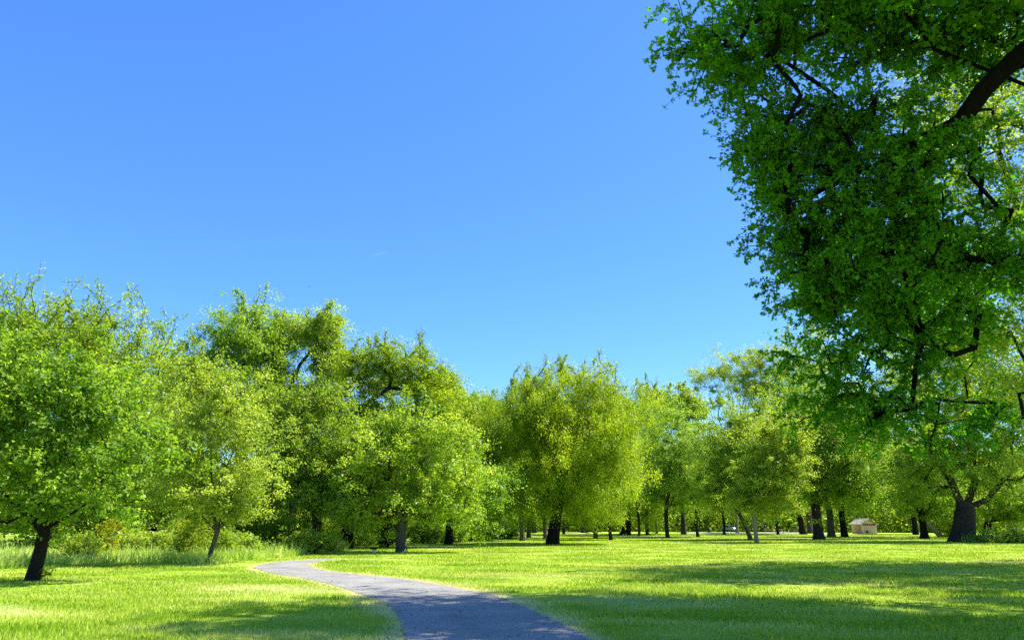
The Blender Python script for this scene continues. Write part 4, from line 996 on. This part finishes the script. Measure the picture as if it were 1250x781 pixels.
# cars
def car(loc, rz, paint, label, kind='car'):
    R_ = empty('parked_car' if kind == 'car' else 'parked_van', loc, label, kind, 'vehicles parked beyond the picnic lawn', rz)
    if kind == 'car': pr = [(-2.15, 0.32), (-2.2, 0.75), (-2.05, 0.98), (-1.25, 1.05), (-0.65, 1.45), (0.75, 1.48), (1.45, 1.08), (2.1, 0.92), (2.2, 0.6), (2.12, 0.32)]; roof = [(-0.9, 1.06), (-0.55, 1.40), (0.68, 1.43), (1.2, 1.08)]
    else: pr = [(-2.4, 0.35), (-2.45, 1.05), (-2.35, 1.95), (-2.1, 2.1), (1.1, 2.1), (1.75, 1.25), (2.35, 1.05), (2.45, 0.7), (2.4, 0.35)]; roof = [(-2.1, 1.2), (-2.05, 1.85), (1.0, 1.85), (1.45, 1.2)]
    bm = bmesh.new(); prism(bm, pr, -0.88, 0.88); bmesh.ops.recalc_face_normals(bm, faces=bm.faces[:]); bmesh.ops.bevel(bm, geom=bm.edges[:], offset=0.09, segments=3, affect='EDGES'); part('body', bm, paint, R_, True)
    for s in (-1, 1):
        bm = bmesh.new(); a, b_ = (s * 0.87, s * 0.895) if s > 0 else (s * 0.895, s * 0.87); prism(bm, roof, a, b_); part('side_window', bm, mt_glass, R_)
        for x in (-1.35, 1.38):
            bm = bmesh.new(); cyl(bm, (x, s * 0.80, 0.34), 0.34, 0.34, 0.24, 'Y', 20); w = part('wheel', bm, mt_rub, R_)
            bm = bmesh.new(); cyl(bm, (x, s * 0.925, 0.34), 0.20, 0.20, 0.02, 'Y', 14); part('rim', bm, mt_chrome, w)
        bm = bmesh.new(); bbox(bm, (2.13, s * 0.62, 0.72), (0.16, 0.30, 0.15), bev=0.02); part('headlight', bm, mt_lamp, R_)
        bm = bmesh.new(); bbox(bm, (-2.16, s * 0.66, 0.82), (0.10, 0.22, 0.16), bev=0.02); part('tail_light', bm, mt_red, R_)
    bm = bmesh.new(); z0, z1 = (1.04, 1.44) if kind == 'car' else (1.28, 1.95)
    x0, x1 = ((1.52, 0.78) if kind == 'car' else (1.79, 1.17))
    vv = [bm.verts.new(q) for q in ((x0, -0.72, z0), (x0, 0.72, z0), (x1 + 0.06, 0.62, z1), (x1 + 0.06, -0.62, z1))]; fc = bm.faces.new(vv)
    bmesh.ops.solidify(bm, geom=[fc], thickness=0.03); part('windscreen', bm, mt_glass, R_)
    bm = bmesh.new(); bbox(bm, (0, 0, 0.42), (4.3, 1.66, 0.14)); part('sill', bm, mt_black, R_)
silver = plain('silver_paint', (0.42, 0.43, 0.46), 0.25, metallic=0.5, var=0.03, bump=0); dk = plain('dark_blue_paint', (0.012, 0.013, 0.028), 0.25, var=0.05, bump=0); wh = plain('white_paint', (0.75, 0.75, 0.74), 0.3, var=0.02, bump=0)
car(tuple(G(890, 649.0)), -1.1, silver, 'silver car parked left of the sunlit whitish trunk')
car(tuple(G(931, 648.3)), -0.5, dk, 'dark blue van parked behind the picnic tables', 'van')
car(tuple(G(917, 647.6)), 0.3, wh, 'white car parked behind the leaning two-toned trunk')
car(tuple(G(968, 647.4)), 0.1, wh, 'white car parked behind the picnic table by the dark trunk')

# people at the picnic table
mt_skin = plain('skin', (0.45, 0.27, 0.19), 0.6, bump=0); mt_hair = plain('hair', (0.03, 0.02, 0.015), 0.7); mt_blue = plain('blue_cloth', (0.08, 0.16, 0.5), 0.8); mt_redc = plain('red_cloth', (0.5, 0.03, 0.06), 0.8); mt_jean = plain('denim', (0.03, 0.05, 0.12), 0.8)
def person(loc, rz, top, label, sit):
    R_ = empty('person', loc, label, 'person', None, rz)
    hip = 0.50 if sit else 0.93
    J = {'pel': (0, 0, hip, .15), 'waist': (0, 0, hip + .2, .135), 'chest': (0, .02, hip + .42, .165), 'neck': (0, .03, hip + .60, .06), 'head': (0, .05, hip + .72, .095), 'crown': (0, .04, hip + .82, .08)}
    E = [('pel', 'waist'), ('waist', 'chest'), ('chest', 'neck'), ('neck', 'head'), ('head', 'crown')]
    for s, t in ((-1, 'l'), (1, 'r')):
        J['sh' + t] = (s * .2, .02, hip + .50, .065); J['el' + t] = (s * .27, .05, hip + .24, .048); J['wr' + t] = (s * .2, .28 if sit else .12, hip + .22 if sit else hip + .0, .034); J['ha' + t] = (s * .18, .36 if sit else .15, hip + .22 if sit else hip - .09, .034)
        E += [('chest', 'sh' + t), ('sh' + t, 'el' + t), ('el' + t, 'wr' + t), ('wr' + t, 'ha' + t)]
        if sit: J['hi' + t] = (s * .1, .04, hip, .10); J['kn' + t] = (s * .12, .45, hip, .075); J['an' + t] = (s * .12, .45, .09, .045); J['to' + t] = (s * .13, .60, .045, .04)
        else: J['hi' + t] = (s * .1, 0, hip - .08, .10); J['kn' + t] = (s * .11, .02, .5, .07); J['an' + t] = (s * .12, -.02, .09, .045); J['to' + t] = (s * .13, .14, .045, .04)
        E += [('pel', 'hi' + t), ('hi' + t, 'kn' + t), ('kn' + t, 'an' + t), ('an' + t, 'to' + t)]
    def skin(name, keys, edges, grow, mat):
        me = bpy.data.meshes.new(name); ks = list(keys); me.from_pydata([J[k][:3] for k in ks], [(ks.index(a), ks.index(b_)) for a, b_ in edges if a in ks and b_ in ks], [])
        o = link(name, me, R_); md = o.modifiers.new('skin', 'SKIN'); 
        for i, kx in enumerate(ks): rr = J[kx][3] * grow; me.skin_vertices[0].data[i].radius = (rr, rr)
        me.skin_vertices[0].data[0].use_root = True
        sb = o.modifiers.new('sub', 'SUBSURF'); sb.levels = 1; sb.render_levels = 1; me.materials.append(mat); return o
    skin('body', J.keys(), E, 1.0, mt_skin)
    skin('shirt', ['waist', 'pel', 'chest', 'shl', 'shr', 'ell', 'elr'], E, 1.16, top)
    skin('trousers', ['pel', 'hil', 'hir', 'knl', 'knr', 'anl', 'anr'], E, 1.18, mt_jean)
    bm = bmesh.new(); bmesh.ops.create_uvsphere(bm, u_segments=12, v_segments=8, radius=0.11); bmesh.ops.transform(bm, matrix=Matrix.Translation((0, .015, hip + .80)) @ Matrix.Diagonal((.95, 1, .85, 1)), verts=bm.verts[:]); part('hair', bm, mt_hair, R_, True)
pt = G(938, 649.3)
person((pt[0] - 0.3, pt[1] - 0.62, 0), 0.05, mt_redc, 'person in a red top sitting on the bench before the dark van', True)
pq = G(931.5, 649.2)
person((pq[0], pq[1], 0), 2.6, mt_blue, 'person in a blue top standing beside the picnic table near the dark van', False)

# faint vapour wisp
wb = P(463, 310, 900)
m_, t_ = newmat('vapour'); df = N(t_, 'ShaderNodeBsdfDiffuse'); df.inputs['Color'].default_value = (0.9, 0.9, 0.9, 1); tp = N(t_, 'ShaderNodeBsdfTransparent'); ms_ = N(t_, 'ShaderNodeMixShader'); ms_.inputs[0].default_value = 0.025; oo = N(t_, 'ShaderNodeOutputMaterial')
t_.links.new(tp.outputs[0], ms_.inputs[1]); t_.links.new(df.outputs[0], ms_.inputs[2]); t_.links.new(ms_.outputs[0], oo.inputs['Surface'])
bm = bmesh.new(); bmesh.ops.create_icosphere(bm, subdivisions=3, radius=1.0)
for v in bm.verts: v.co = Vector((v.co.x * 10, v.co.y * 4, v.co.z * 1.1 * (0.4 + 0.3 * (v.co.x + 1)) + v.co.x * 2.2)) + Vector(wb)
tag(part('cloud', bm, m_, None, True), kind='structure')
# bird high over the left wood
bp_ = P(377.5, 349.5, 300)
R_ = empty('bird', tuple(bp_), 'tiny dark bird gliding in the blue sky over the left wood', 'bird')
bm = bmesh.new(); bmesh.ops.create_uvsphere(bm, u_segments=10, v_segments=8, radius=0.12); bmesh.ops.transform(bm, matrix=Matrix.Diagonal((1, 2.2, 0.9, 1)), verts=bm.verts[:])
for s in (-1, 1):
    pr_ = [(0.05 * s, 0.12, 0.03), (0.05 * s, -0.14, 0.03), (0.42 * s, -0.10, 0.16), (0.78 * s, -0.16, 0.10), (0.45 * s, 0.10, 0.17)]
    top_ = [bm.verts.new(q) for q in pr_]; bot_ = [bm.verts.new((q[0], q[1], q[2] - 0.025)) for q in pr_]
    bm.faces.new(top_); bm.faces.new(bot_[::-1])
    for i in range(5): bm.faces.new((top_[i], top_[(i + 1) % 5], bot_[(i + 1) % 5], bot_[i]))
part('body', bm, mt_black, R_)
